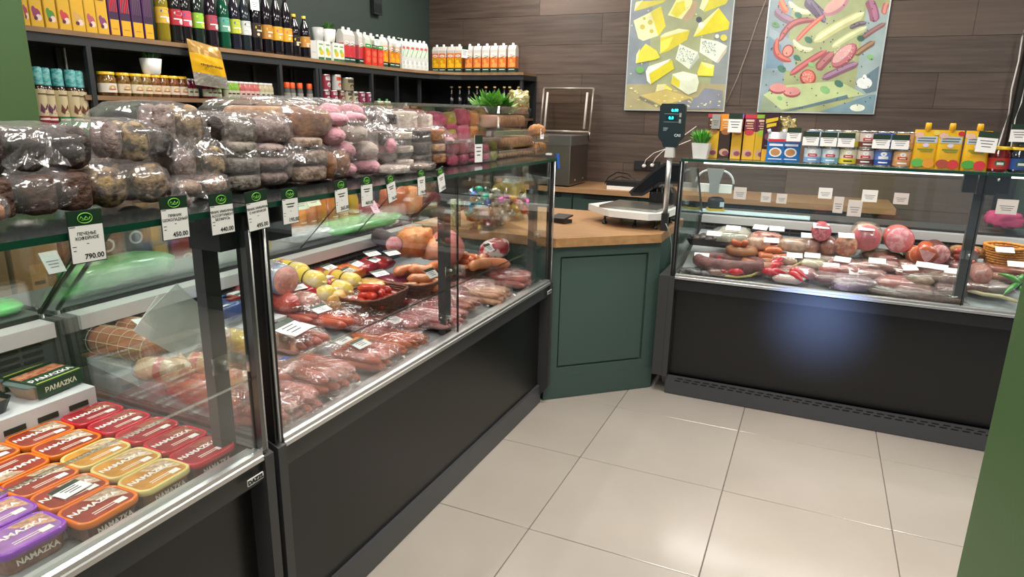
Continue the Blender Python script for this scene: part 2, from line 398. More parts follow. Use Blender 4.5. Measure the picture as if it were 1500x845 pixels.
# ------------------------------------------------------------------ cash counter between the runs
CABG = mat('415751', .5, bump=(40, .04)); OAK = mat('a98460', .4, n=(3, '9a7450'), stretch=(1.5, 12, 12), bump=(60, .05), thr=(.3, .7))
OAKE = mat('b3895c', .45, n=(3, 'a37a4e'), stretch=(1.5, 12, 12))
t = thing('cash_counter', 'dark green corner cabinet with an oak worktop between the two runs of display cases', 'counter')
A_, B_ = Vector((-1.155, 2.996, 0)), Vector((-.69, 3.425, 0))
dv = (B_-A_).normalized(); nv = Vector((dv.y, -dv.x, 0))
def cprism(nm, m, poly, z0, z1, par): b = MB(); b.prism([(p[0], p[1], z0) for p in poly], (0, 0, z1-z0)); return b.build(nm, m, par)
cprism('carcass', CABG, [A_-nv*.012, B_-nv*.012, (-.684, 3.95, 0), (-1.9, 3.95, 0), (-1.9, 3.02, 0), (-1.2, 3.02, 0)], .003, .815, t)
cprism('plinth', CABG, [A_+dv*.0+nv*.006, B_+nv*.006, B_-nv*.012, A_-nv*.012], .003, .12, t)
b = MB()   # framed door panel with a recessed field
L = (B_-A_).length
def dq(u, z, o): return A_+dv*u+nv*o+Vector((0, 0, z))
u0, u1, z0, z1 = .07, L-.07, .17, .76
for (a, b2, c, d) in ((0, u0, .12, .815), (u1, L, .12, .815), (u0, u1, .12, z0), (u0, u1, z1, .815)):
    b.prism([dq(a, c, -.012), dq(b2, c, -.012), dq(b2, d, -.012), dq(a, d, -.012)], nv*.016)
b.build('door_frame', CABG, t)
b = MB(); b.prism([dq(u0+.01, z0+.01, -.012), dq(u1-.01, z0+.01, -.012), dq(u1-.01, z1-.01, -.012), dq(u0+.01, z1-.01, -.012)], nv*.009); b.build('door_field', CABG, t)
cprism('worktop', OAK, [(-1.155, 2.99), (-.682, 3.41), (-.682, 3.99), (-1.95, 3.99), (-1.95, 2.995)], .815, .86, t)
cprism('worktop_edge', OAKE, [A_+nv*.035+dv*.03, B_+nv*.035-dv*.02, B_+nv*.012, A_+nv*.012], .815, .86, t)
# rear preparation counter along the back wall
t = thing('back_counter', 'dark green cabinets with an oak worktop along the wood-clad back wall', 'counter')
xe = at(1312, 312, 1, 5.13)[0]
box('worktop', OAK, (-2.33, 5.13, .825), (xe, YB-.004, .865), t)
for k in range(5):
    x0 = -2.33+k*.545; c = box('cabinet', mat('2f423e', .5), (x0+.003, 5.17, .003), (x0+.542, YB-.004, .825), t)
    box('door', mat('31463f', .5), (x0+.006, 5.155, .10), (x0+.539, 5.17, .78), c)
    box('grip', BLK, (x0+.1, 5.15, .785), (x0+.44, 5.168, .80), c)
# ------------------------------------------------------------------ printed packaging
def printed(items, parent, x=0., R=0., name='printed_front'):
    """flat or wrapped print: ('r',y0,y1,z0,z1,hex) rectangles, ('e',cy,cz,ry,rz,hex) ellipses, ('p',[(y,z)..],hex)"""
    b = MB(); ms = []; cols = []
    def pt(y, z, l):
        if R: a = y/R; return ((R+l)*math.cos(a), (R+l)*math.sin(a), z)
        return (x+l, y, z)
    for i, it in enumerate(items):
        l = .0005+.00025*i; c = it[-1]
        if c not in cols: cols.append(c); ms.append(mat(c, .4))
        mi = cols.index(c)
        if it[0] == 'r':
            n = max(1, int((it[2]-it[1])/.008)) if R else 1
            for k in range(n):
                y0 = it[1]+(it[2]-it[1])*k/n; y1 = it[1]+(it[2]-it[1])*(k+1)/n
                b.poly([pt(y0, it[3], l), pt(y1, it[3], l), pt(y1, it[4], l), pt(y0, it[4], l)], mi)
        elif it[0] == 'e':
            b.poly([pt(it[1]+it[3]*math.cos(a*math.pi/6), it[2]+it[4]*math.sin(a*math.pi/6), l) for a in range(12)], mi)
        else: b.poly([pt(y, z, l) for y, z in it[1]], mi)
    o = b.build(name, ms, parent); o['kind'] = 'stuff'; return o
def lines(y0, y1, z, n, hexc, dz=.004, h=.0016):     # rows of illegible small print
    return [('r', y0+(.15*(y1-y0) if k % 2 else 0), y1-(.1*(y1-y0) if k % 3 else 0), z-k*dz, z-k*dz+h, hexc) for k in range(n)]
def carton(name, label, cat, w, d, h, col, deco, cap='f4f4f2', capr=.011, group=None, slope=.15):
    t = thing(name, label, cat, (-5, 0, -3), 0, group)
    hb = h*(1-slope*.5) if cap else h
    b = MB(); hh = hb*(1-slope) if cap else hb
    cs = col if isinstance(col, tuple) else (col,)
    cuts = [0, .19*hh, .70*hh, hh] if len(cs) == 3 else [0, hh]
    for q in range(len(cuts)-1): b.loft([(d, w, .002, cuts[q]), (d, w, .002, cuts[q+1])], c=(-d/2, 0, 0), k=2, mi=q, cap=(q == 0, q == len(cuts)-2))
    if cap: b.loft([(d, w, .002, hh), (d*.42, w, .002, hb)], c=(-d/2, 0, 0), k=2, mi=len(cs)-1)
    b.build('body', [mat(c_, .35) for c_ in cs], t)
    printed([i for i in deco], t, 0)
    if cap:
        b = MB(); b.lathe([(capr*1.15, 0), (capr*1.15, .005), (capr, .007), (capr, .022), (capr*.8, .024)], 10, (-d*.42, 0, hb-.006)); b.build('cap', mat(cap, .4), t)
    return t
def bottle(name, label, cat, prof, glass, r, h, cap, lab=None, deco=(), capz=None, capr=.014, caph=.018, liquid=None, group=None, n=14):
    t = thing(name, label, cat, (-5, 0, -3), 0, group)
    b = MB(); b.lathe([(r*a, h*q) for a, q in prof], n); b.build('body', glass, t)
    if cap:
        b = MB(); b.lathe([(capr, 0), (capr, caph*.9), (capr*.85, caph)], 10, (0, 0, h-caph*.6 if capz is None else capz)); b.build('cap', mat(cap, .35) if isinstance(cap, str) else cap, t)
    if lab:
        b = MB(); b.lathe([(r*1.015, h*lab[0]), (r*1.015, h*lab[1])], n, cap=False); b.build('label', mat(lab[2], .4), t)
        if deco: printed([tuple(i) for i in deco], t, R=r*1.02, name='label_print')
    return t
def place(proto, loc, rz, label, used=[]):
    if proto.name not in used: used.append(proto.name); proto.location = loc; proto.rotation_euler = (0, 0, rz); proto['label'] = label; return proto
    return copy_tree(proto, loc, rz, label)
PET = [(.80, 0), (.98, .02), (1, .06), (1, .55), (.98, .64), (.80, .76), (.45, .87), (.30, .92), (.30, .98)]
BEER = [(.85, 0), (1, .03), (1, .52), (.92, .62), (.55, .74), (.38, .82), (.36, .97)]
JAR = [(.85, 0), (1, .04), (1, .72), (.82, .86), (.82, .9)]
def dk(c, rough=.08): return mat(c, rough, coat=.4)
# ------------------------------------------------------------------ wall shelving
SX, SZ, SY = -3.2, 1.775, 5.42
t = SHELF = thing('shelving_unit', 'dark wall shelving with oak shelf boards wrapping the left wall and the corner', 'shelving', (0, 0, 0))
DKM = mat('24282c', .5); BOARD = mat('8f7152', .5, n=(3, '7d6146'), stretch=(8, 1.5, 8)); DKP = mat('161d1f', .7)
def board(nm, m, poly, z0, z1, par=t): b = MB(); b.prism([(x, y, z0) for x, y in poly], (0, 0, z1-z0)); return b.build(nm, m, par)
outer = [(XL+.012, 1.76), (SX, 1.76), (SX, 4.75), (SX+.03, 5.05), (SX+.11, 5.27), (SX+.26, 5.40), (SX+.42, SY), (-2.36, SY), (-2.36, YB-.01), (XL+.012, YB-.01)]
board('shelf_board', BOARD, outer, SZ-.022, SZ)
inner = [(XL+.012, 1.765), (SX-.008, 1.765), (SX-.008, 4.75), (SX+.02, 5.06), (SX+.10, 5.28), (SX+.25, 5.41), (SX+.42, SY+.01), (-2.365, SY+.01), (-2.365, YB-.01), (XL+.012, YB-.01)]
board('shelf_frame', DKM, inner, SZ-.062, SZ-.022)
yA, yB_ = at(127, 140, 0, SX)[1], at(547, 153, 0, SX)[1]
board('lower_shelf', BOARD, [(XL+.012, yA), (SX-.01, yA), (SX-.01, yB_), (XL+.012, yB_)], 1.468, 1.49)
board('lower_shelf', BOARD, [(XL+.012, 1.765), (SX-.01, 1.765), (SX-.01, yB_), (XL+.012, yB_)], 1.10, 1.12)
board('lower_shelf', BOARD, [(XL+.012, yB_+.03), (SX-.01, yB_+.03), (SX-.01, 5.40), (-2.38, 5.44), (-2.38, YB-.01), (XL+.012, YB-.01)], 1.29, 1.31)
box('back_panel', DKP, (XL+.002, 1.765, .6), (XL+.012, YB-.012, SZ-.062), t)
box('back_panel', DKP, (XL+.012, YB-.012, .6), (-2.36, YB-.004, SZ-.062), t)
for px_, yy in ((140, 140), (413, 110), (466, 115), (471, 115), (547, 130), (584, 140), (617, 140), (308, 140)):
    y = at(px_, yy, 0, SX)[1]
    back = px_ in (308,)
    if back: box('upright', DKM, (XL+.012, y-.011, .6), (SX-.10, y+.011, SZ-.062), t)
    else: box('upright', DKM, (SX-.03, y-.012, .6), (SX-.005, y+.012, SZ-.062), t); box('upright', DKM, (XL+.013, y-.012, .6), (XL+.03, y+.012, SZ-.062), t)
x = at(762, 125, 1, SY)[0]; box('upright', DKM, (x-.012, SY+.02, .6), (x+.012, SY+.045, SZ-.062), t)
box('steel_rod', ALU, (XL+.05, at(96, 80, 0, -3.4)[1]-.004, 1.12), (XL+.058, at(96, 80, 0, -3.4)[1]+.004, 1.71), t)
# --- tall printed boxes at the near end of the top shelf
def edgey(px_, X=-3.22, py=45): return at(px_, py, 0, X)[1]
wine = [(36, 46, 'ylw', 'a33a5a'), (46, 66, 'ylw', '8d3a62'), (67, 86, 'ylw', '4c8a3a'), (87, 106, 'ylw', 'c2404a'), (106, 126, 'ylw', 'c9a060'),
        (126, 143, 'ylw', 'b05a6a'), (143, 160, 'ylw', '84466e'), (161, 176, 'dark', 'd2404a'), (177, 193, 'dark', 'd2404a'), (194, 210, 'dark', '6a4a6a'), (211, 225, 'dark', '6a4a6a')]
for i, (a, b2, k, fr_) in enumerate(wine):
    y0, y1 = edgey(a), edgey(b2); w_ = y1-y0-.004; h = .31
    lab = (f'tall golden fruit drink box, {ORD[i]} from the green pillar' if k == 'ylw'
           else f'tall purple drink box with gold foot, {ORD[i-7]} of the four')
    deco = [('r', -w_/2+.003, w_/2-.003, .004, h-.03, 'd9a92c' if k == 'ylw' else '3a2344')]
    if k == 'ylw':
        deco += [('e', 0, .055, w_*.32, .022, fr_), ('e', w_*.15, .04, w_*.22, .014, 'e3c9c0'), ('e', -w_*.2, .07, w_*.16, .016, fr_), ('e', -w_*.1, .036, w_*.15, .009, '5a2a3a')]
        deco += lines(-w_*.3, w_*.3, .2, 5, '7a4a20', .012, .004)
    else:
        deco += [('r', -w_/2+.003, w_/2-.003, .004, .075, 'e0a828'), ('r', -w_*.25, w_*.25, .03, .034, 'b07818')]
        for q in range(5): deco.append(('p', [(-w_*.4+q*w_*.17, .11), (-w_*.33+q*w_*.17, .11), (-w_*.2+q*w_*.15, .24), (-w_*.3+q*w_*.15, .24)], fr_))
    c = carton('drink_box', lab, 'box', w_, .07, h, 'd2a83a' if k == 'ylw' else '5a2f6a', deco, cap=None, group=None)
    c.location = (-3.215, (y0+y1)/2, SZ)
# --- plastic soda bottles
soda = [(239, '8a7a20', 'd9b23a', '2a5aa8', 'yellow soda bottle'), (258, '1c1a1c', 'b32038', 'e6d8dc', 'dark cola bottle with a red ringed label'),
        (272, '1e1a1e', 'd24a62', '2a62b0', 'dark bottle with a pink label'), (290, '1d2a24', '8cc63a', 'e2d84a', 'bottle with a lime green label'),
        (310, '241a26', 'b04050', '2a62b0', 'purple bottle with a dull red label'), (328, '0f4a34', '5aa58a', '2a62b0', 'green bottle with a pale teal label'),
        (344, '1f1f2c', 'b8c23a', '2a62b0', 'dark bottle with a yellow green label'), (359, '222a30', 'c9ced0', '3a3a3a', 'bottle with a small white label')]
for i, (px_, c, lab, d2, nm) in enumerate(soda):
    y = edgey(px_, -3.25); R_ = .0345
    o = bottle('soda_bottle', f'{nm}, on the top shelf', 'bottle', PET, dk(c), R_, .33, 'e8e8e8' if i % 2 else '2a6a3a',
               (.28, .52, lab), [('e', 0, .33*.46, .028, .012, d2), ('r', -.03, .03, .33*.36, .33*.38, 'f2e8e8'), ('e', .01, .33*.33, .014, .012, 'e8d24a' if i in (3, 6) else 'f0dada')])
    o.location = (-3.25, y, SZ)
kv = [(375, '2a1e14', 'e0c030', 'black kvass bottle with a black label and yellow crest'), (391, 'b5803a', 'e0c030', 'black kvass bottle with a tan label'),
      (406, 'd9a530', 'd84a7a', 'black kvass bottle with pink and yellow label, left twin'), (420, 'd9a530', 'd84a7a', 'black kvass bottle with pink and yellow label, right twin')]
for i, (px_, lab, d2, nm) in enumerate(kv):
    o = bottle('kvass_bottle', nm, 'bottle', PET, dk('15121a'), .038, .36, 'd8b030', (.24, .47, lab),
               [('e', 0, .36*.40, .03, .014, d2), ('r', -.02, .025, .36*.34, .36*.36, 'f0e0d0'), ('e', -.012, .36*.29, .009, .009, 'e8c8a0')])
    o.location = (-3.25, edgey(px_, -3.25, 60), SZ)
for i, (px_, lab) in enumerate(((432.5, '1c1612'), (447, 'c08a44'))):
    o = bottle('kvass_bottle', ('smaller yellow-capped kvass bottle with a black label' if not i else 'smaller yellow-capped kvass bottle with a tan label'), 'bottle', PET, dk('15121a'), .036, .26, 'e0c030', (.26, .52, lab),
               [('e', 0, .26*.42, .033, .013, 'e0c030'), ('r', -.02, .025, .26*.34, .26*.36, 'f0e0d0'), ('e', -.012, .26*.30, .009, .009, 'e8c8a0')])
    o.location = (-3.25, edgey(px_, -3.25, 70), SZ)
# --- cartons
def fruit(w, h, base, mid, low, f, green=True):
    d_ = [('r', -w/2+.002, w/2-.002, .002, h*.80, base), ('r', -w/2+.002, w/2-.002, .002, h*.20, low), ('r', -w*.38, w*.38, h*.11, h*.135, 'd8e8dc'),
          ('r', -w/2+.002, w/2-.002, h*.2, h*.60, f), ('e', 0, h*.42, w*.46, h*.2, sh(f, .9)), ('e', w*.1, h*.30, w*.38, h*.10, mid), ('e', -w*.08, h*.46, w*.2, h*.07, mid),
          ('r', -w*.3, w*.3, h*.66, h*.70, 'b03a3a'), ('e', 0, h*.69, w*.36, h*.055, 'f2efe8'), ('r', -w*.24, w*.2, h*.675, h*.70, 'c04050')]
    if green: d_.append(('p', [(-w*.45, h*.56), (-w*.38, h*.56), (w*.42, h*.66), (w*.36, h*.68)], '2c7a3c'))
    return d_
H = .205; Wc = .07
P_tom = carton('juice_carton', '', 'carton', Wc, .07, H+.045, ('1c3a30', 'b8505a', 'c9c6c0'), fruit(Wc, H, 'c9c0ba', 'c03038', '1c3a30', 'd2404a'))
P_red = carton('juice_carton', '', 'carton', Wc, .07, H+.03, ('b82f22', 'b82f22', 'c4ccbe'), [('r', -Wc/2+.002, Wc/2-.002, .002, H*.6, 'cf3526'), ('e', 0, H*.2, Wc*.33, H*.1, 'e0604a'), ('e', Wc*.05, H*.42, Wc*.34, H*.1, 'e0604a'), ('r', -Wc/2+.002, Wc/2-.002, H*.6, H*.74, '2f8a46'), ('r', -Wc*.3, Wc*.3, H*.66, H*.69, 'e8f2e0')])
P_or = carton('juice_carton', '', 'carton', Wc, .07, H+.04, ('1c3a30', 'd08a4a', 'cfcdc8'), fruit(Wc, H, 'd9b08a', 'f0a020', '1c3a30', 'e8881a'))
P_wh = carton('juice_carton', '', 'carton', .055, .06, H+.035, 'c4c8c4', [('r', -.024, .024, .01, .07, 'dfe2de'), ('e', 0, .13, .02, .03, 'c8d8c4'), ('p', [(-.02, .10), (-.014, .10), (.016, .17), (.010, .17)], '4a9a5a'), ('e', -.004, .055, .014, .018, 'b8bab8'), ('e', 0, .17, .017, .01, 'c05a5a')] + lines(-.018, .018, .03, 3, '9a9c9a', .007, .002))
P_mg = carton('juice_carton', '', 'carton', Wc, .07, H+.035, ('1c3a30', 'c87a2a', 'c9c4be'), fruit(Wc, H, 'e0762a', 'f0c02a', '1c3a30', 'e8a81a', False))
P_pe = carton('juice_carton', '', 'carton', Wc, .07, H+.035, ('1c3a30', 'c8703c', 'c9c4be'), fruit(Wc, H, 'd9d2c8', 'f09a50', '1c3a30', 'e87a34'))
def putl(P, px_, py, label, dx=0):
    p = at(px_, py, 0, -3.235+dx); return place(P, (p[0], p[1], SZ), 0, label)
for i, px_ in enumerate((507, 515, 528.5)): putl(P_tom, px_+2, 92, f'white and tomato red juice carton, {ORD[i]} from the left on the top shelf')
for i, px_ in enumerate((538, 547, 556)): putl(P_red, px_+2, 94, f'red juice carton with a green band, {ORD[i]} of three on the top shelf', .02)
for i, px_ in enumerate((563, 573, 580, 587)): putl(P_or, px_+2, 96, f'orange juice carton with white top, {ORD[i]} of four before the shelf bend')
pts = [(-3.19, 4.62), (-3.185, 4.74), (-3.18, 4.86), (-3.17, 4.98), (-3.145, 5.10), (-3.11, 5.20), (-3.06, 5.29), (-3.0, 5.36)]
for i, px_ in enumerate((592, 598, 605, 611.5, 618, 624)):
    y = at(px_, 98, 0, -3.20)[1]; x = -3.215 if y < 4.9 else -3.215+(y-4.9)*.18
    q = at(px_, 98, 0, x); place(P_wh, (x, q[1], SZ), 0 if y < 4.9 else -.35, f'slim white carton, {ORD[i]} of six at the shelf bend')
for i, px_ in enumerate((638, 648, 660, 671)):
    p = at(px_, 106, 1, SY+.02); place(P_mg, (p[0], p[1], SZ), -math.pi/2+(.0 if i else .25)*0, f'yellow mango juice carton, {ORD[i]} of four by the corner')
for i, px_ in enumerate((686, 698.5, 711, 723, 735, 749)):
    p = at(px_, 107, 1, SY+.02); place(P_pe, (p[0]+.0, p[1], SZ), -math.pi/2, f'orange peach juice carton, {ORD[i]} of six on the corner shelf')
P_sm = carton('small_juice_box', '', 'carton', .062, .05, .125, 'e4e6de', [('r', -.03, .03, .0, .018, '2c6a44'), ('e', .004, .05, .022, .02, 'd8b838'), ('e', -.008, .07, .016, .014, '8cc04a'), ('r', -.02, .02, .098, .106, '6a9a5a')], cap=None)
for i, px_ in enumerate((471, 481, 493, 501)): putl(P_sm, px_, 85, f'small white juice box with lemons, {ORD[i]} from the kvass bottles', .01)
o = carton('plain_box', 'plain pale carton beside the last kvass bottle on the top shelf', 'carton', .06, .08, .12, 'c9cbc8', [('r', -.02, .02, .04, .05, 'b8bab8')], cap=None)
o.location = (-3.235, edgey(460, -3.235, 75), SZ)
def grass_pot(label, loc, r=.045, h=.075, hs=.07, square=False, leafy=False, cat='plant', n=90, rz=0, potcol='e6e6e4', gc=('2c5a24', '4f8a34')):
    t = thing('potted_plant', label, cat, loc, rz)
    b = MB()
    if square: b.loft([(r*1.5, r*1.5, .004, 0), (r*2, r*2, .005, h), (r*1.86, r*1.86, .004, h), (r*1.8, r*1.8, .004, h*.9)], k=3)
    else: b.lathe([(r*.68, 0), (r*.8, .01), (r, h), (r*.93, h), (r*.9, h*.9)], 18)
    b.build('pot', mat(potcol, .35), t)
    rnd = random.Random(int(n)); ms = [mat(gc[0], .5), mat(gc[1], .5)]
    b = MB()
    for i in range(n):
        a = rnd.uniform(0, 6.28); el = rnd.uniform(.1, 1.0); L_ = hs*rnd.uniform(.65, 1.1)
        d = Vector((math.cos(a)*el, math.sin(a)*el, rnd.uniform(.5, 1.1))).normalized()
        p0 = Vector((math.cos(a)*r*.5*rnd.random(), math.sin(a)*r*.5*rnd.random(), h*.9))
        sd = Vector((-math.sin(a), math.cos(a), 0)); mi = rnd.random() > .45
        if leafy:
            tip = p0+d*L_; c = p0+d*L_*.55; wd = L_*.20
            st = p0+d*L_*.1
            nz = sd.cross(d)
            b.add([st, c+sd*wd+nz*.004, tip+Vector((0, 0, -L_*.12)), c-sd*wd+nz*.004, c-nz*.004], [(0, 1, 4), (1, 2, 4), (2, 3, 4), (3, 0, 4)], mi)
        else:
            wd = .0022; m_ = p0+d*L_*.6; tip = p0+d*L_+Vector((0, 0, -L_*.12))
            b.add([p0-sd*wd, p0+sd*wd, m_+sd*wd*1.2, tip, m_-sd*wd*1.2], [(0, 1, 2, 4), (4, 2, 3)], mi)
    f = b.build('foliage', ms, t); f['kind'] = 'stuff'
    return t
p = at(484, 60, 0, -3.235)
grass_pot('small white pot of grass standing on the small juice boxes', (-3.262, at(482, 60, 0, -3.262)[1], SZ+.127), .05, .085, .07, n=160)
o = thing('mug', 'pale grey mug left of the grass pot on the small juice boxes', 'mug', (-3.262, at(469, 60, 0, -3.262)[1]-.02, SZ+.127))
b = MB(); b.lathe([(.03, 0), (.034, .005), (.040, .085), (.037, .085), (.032, .01)], 16); b.build('body', mat('b9bbba', .3), o)
b = MB(); b.tube([Vector((.0, .036+.02*math.sin(a*math.pi/8), .045+.024*math.cos(a*math.pi/8))) for a in range(9)], .004, 6); b.build('handle', mat('b9bbba', .3), o)
o = tag(MB().blob((0, 0, .05), .038, .038, .05, 2.6, .08, 3).build('glass_vessel', clear('smoke', 'b9b9b9', .2, .6, .1)), 'round smoky glass vessel wedged behind the first red carton', 'vessel'); o.location = (-3.30, at(498, 60, 0, -3.30)[1], SZ+.127)
# --- jars with yellow lids on the lower shelf
SZ2 = 1.49
jars = [(158, '8a6a30', 'e0d8cc'), (182, '9a7a3a', 'd8c8b0'), (200, 'a08a4a', 'dcd0b8'), (214, 'a08448', 'd8ccb0'), (227, 'a0603a', 'd8c4a8'), (240, '9a5a34', 'd8c4b0'), (254, '96502e', 'd8c8b8'), (267, '8a4a2a', 'd8c8b8')]
P_jar = {}
for i, (px_, c, lb) in enumerate(jars):
    r_ = .032 if i else .042
    o = bottle('jar', f'yellow-lidded glass jar, {ORD[i]} from the left in the jar row', 'jar', JAR, mat(c, .12, n=(40, '5a3a1a'), coat=.5), r_, .115, 'e2b61e', (.14, .52, lb),
               [('e', 0, .115*.34, .018, .012, 'c9a860'), ('r', -.02, .02, .03, .034, 'a03a2a')], capz=.10, capr=r_*.96, caph=.014)
    o.location = (-3.255, at(px_, 135, 0, -3.255)[1], SZ2)
for i, (px_, c) in enumerate(((277, '6a1a30'), (284, '6a1a30'), (304, '7a1a34'), (311, '7a1a34'), (318, '5a8a2a'), (333, '7aa83a'), (339, '7aa83a'), (345, '7aa83a'), (353, 'b05a5a'), (360, 'b8686a'), (367, 'b8605e'), (374, 'b8605e'), (382, 'b0a488'), (389, 'b0a488'), (395, 'b0a488'))):
    cn = {'6': 'dark red', '7': 'dark red', '5': 'green', 'b': 'pink'}[c[0]]
    if c == '7aa83a': cn = 'light green'
    if c == 'b0a488': cn = 'cream'
    o = bottle('small_bottle', f'small {cn} juice bottle, {ORD[i]} to the right of the jars', 'bottle', JAR, mat(c, .15, coat=.5), .026, .105, mat('c8c8c4', .4), (.12, .5, 'c9a8a0' if cn == 'pink' else 'b8b8a0'),
               [('r', -.012, .012, .03, .038, '3a2a2a')], capz=.095, capr=.02, caph=.01)
    o.location = (-3.245, at(px_, 140, 0, -3.245)[1], SZ2)
grass_pot('small white bowl pot of dark grass standing on the jar lids', (-3.262, at(221, 95, 0, -3.262)[1], SZ2+.1145), .055, .08, .075, n=170, gc=('1f3f1c', '3a6a2c'))
# teal-capped bottles standing on the bottom shelf beside the green pillar
for i, px_ in enumerate((56, 67.5, 86, 105, 116)):
    lb = '8a2036' if i < 2 else '2a7a44'
    o = bottle('sauce_bottle', f'teal-capped bottle with {"crimson" if i < 2 else "green"} foot label, {ORD[i]} from the green pillar', 'bottle', [(.95, 0), (1, .02), (1, .73), (.8, .765), (.5, .79), (.5, .8)], dk('3a2418'), .029, .36,
               mat('1c8a8c', .35, n=(60, '7fc0c0'), stretch=(.6, .6, 1.3)), (.04, .725, 'cdbd98'), [('r', -.040, .040, .36*.04, .36*.40, lb), ('p', [(-.02, .165), (-.014, .20), (0, .175), (.014, .20), (.02, .165), (.008, .155), (-.008, .155)], '6a3a5a' if i < 2 else '6a3a2a'),
                ('r', -.025, .025, .36*.35, .36*.375, 'e8d8c8'), ('r', -.02, .02, .36*.66, .36*.675, '5a4a3a'), ('e', 0, .09, .009, .007, 'e8dcd0')], capz=.28, capr=.024, caph=.077)
    o.location = (-3.25, at(px_, 130, 0, -3.25)[1], at(px_, 98+i*1.5, 0, -3.25)[2]-.357)
for i, px_ in enumerate((421, 429, 440, 454)):
    o = bottle('sauce_bottle', f'slim bottle with orange cap, {ORD[i]} of four on the lower shelf', 'bottle', [(.9, 0), (1, .03), (1, .5), (.8, .7), (.8, .8)], mat('5a5a58', .15, coat=.4), .022, .12, 'd8541e', (.1, .45, '8a8a86'), capz=.085, capr=.019, caph=.035)
    o.location = (-3.25, at(px_, 145, 0, -3.25)[1], SZ2-.03)
    o.location.z = SZ2
# --- tins in two layers
def tin(label, px_, z, r, h, c, c2, m=None):
    t = thing('tin_can', label, 'can', (-3.245, at(px_, 140, 0, -3.245)[1], z))
    b = MB(); b.lathe([(r*.96, 0), (r, .002), (r, h-.002), (r*.96, h), (r*.9, h-.003)], 16); b.build('can', ALU, t)
    b = MB(); b.lathe([(r*1.01, .006), (r*1.01, h-.006)], 16, cap=False); b.build('label', mat(c, .4), t)
    printed([('r', -r*.8, r*.8, h*.62, h*.85, c2), ('e', 0, h*.35, r*.5, h*.16, c2)] + lines(-r*.6, r*.6, h*.78, 2, '3a3a3a', .008, .003), t, R=r*1.02, name='label_print')
for i, (px_, c, c2) in enumerate(((476.5, '7a2038', 'c8c0c0'), (488, '8a2a44', 'c8c0c0'), (498.5, '6a2a2a', 'a89a8a'), (509, 'b0a890', '4a4438'), (518.5, 'b8b0a0', '4a4438'), (528.5, '7a2a4a', 'c8b8b8'), (539, '7a2a4a', 'c8b8b8'))):
    tin(f'small tin can, {ORD[i]} from the left in the bottom layer of cans', px_, SZ2, .031, .085, c, c2)
tin('red and silver tin can, left one of the top layer', 477.5, SZ2+.0852, .034, .105, '8a2a3a', 'c8c8c8')
tin('orange and silver tin can in the middle of the top layer', 493.5, SZ2+.0852, .034, .11, 'b8b8b8', 'c8501e')
tin('squat olive-coloured tin drum, right one of the top layer', 509.5, SZ2+.0852, .046, .095, '8a8266', '3f3a2a')
for i, px_ in enumerate((560, 571)):
    o = carton('milk_carton', f'blue and cream carton with peaked top, {"left" if not i else "right"} one of the pair', 'carton', .075, .07, .22, 'd8ccb0', [('p', [(-.036, .0), (.036, .0), (.036, .10), (.015, .13), (-.01, .11), (-.036, .125)], '1f7aa8'), ('r', -.025, .025, .075, .09, 'e8f0f2'), ('r', -.025, .025, .165, .18, 'b87a4a')], cap='2a8a5a')
    o.location = (-3.235, at(px_, 150, 0, -3.235)[1], 1.31)
for i, (px_, c) in enumerate(((595, '7a4a30'), (606, '7a4a30'))):
    o = carton('snack_box', f'brown printed box on the corner shelf, {"left" if not i else "right"} of two', 'box', .09, .07, .175, c, [('r', -.042, .042, .155, .172, 'b08a6a'), ('r', -.03, .03, .10, .12, 'c8a080'), ('r', -.042, .042, 0, .06, '4a6a8a')], cap=None)
    o.location = (-3.235, at(px_, 150, 0, -3.235)[1], 1.31)
o = carton('snack_box', 'long green topped box behind the dark bottles on the corner shelf', 'box', .26, .07, .17, '6a6a48', [('r', -.12, .12, .155, .168, '2a6a3a'), ('r', -.10, .10, .11, .13, 'c8b080')], cap=None); o.location = (-3.22, at(631, 150, 0, -3.22)[1]-.06, 1.31)
for i, px_ in enumerate((661.5, 673.5, 687, 699, 712, 725, 739, 747, 760)):
    p = at(px_, 118, 1, SY+.05)
    o = bottle('dark_bottle', f'dark bottle with gold crested label, {ORD[i]} from the left under corner shelf', 'bottle', BEER, dk('0f0d10'), .036, .26, 'c8a86a', (.16, .42, '1a1410'),
               [('e', 0, .26*.33, .028, .022, 'd8b030'), ('e', 0, .26*.33, .015, .012, 'f0e4c0'), ('r', -.02, .02, .05, .058, 'c8b090')], capr=.013, caph=.014)
    o.location = (p[0], p[1], 1.31+.085); 
box('lower_shelf', BOARD, (-3.1, 5.44, 1.375), (-2.38, YB-.013, 1.395), SHELF)
# hanging crisps bag
t = thing('snack_bag', 'yellow foil snack bag pinned to the edge of the top shelf', 'snack bag')
q = [at(x, y, 0, -3.17) for x, y in ((273, 56), (322, 71), (336, 131), (286, 124))]
def bagpt(u, v): return (q[0]*(1-u)+q[1]*u)*(1-v)+(q[3]*(1-u)+q[2]*u)*v
b = MB(); N = 14
vs = []; 
for sgn in (1, -1):
    for j in range(N+1):
        for i in range(N+1):
            u, v = i/N, j/N; p = bagpt(u, v); e_ = (math.sin(math.pi*u)**.6)*(math.sin(math.pi*min(1, v*1.05))**.6 if v < .95 else .05)
            wv = .004*math.sin(u*23+v*9)+.004*math.sin(v*31-u*8)
            vs.append((p.x+sgn*(.025*e_)+(wv*e_ if sgn > 0 else 0), p.y, p.z))
fs = []; mi = []
for s_ in (0, 1):
    o_ = s_*(N+1)**2
    for j in range(N):
        for i in range(N): fs.append([o_+j*(N+1)+i, o_+j*(N+1)+i+1, o_+(j+1)*(N+1)+i+1, o_+(j+1)*(N+1)+i]); mi.append(0 if .28 < (j+.35*i/N)/N < .70 else (1 if j/N < .35 else 2))
b.add(vs, fs); b.m = mi; b.s = [True]*len(fs)
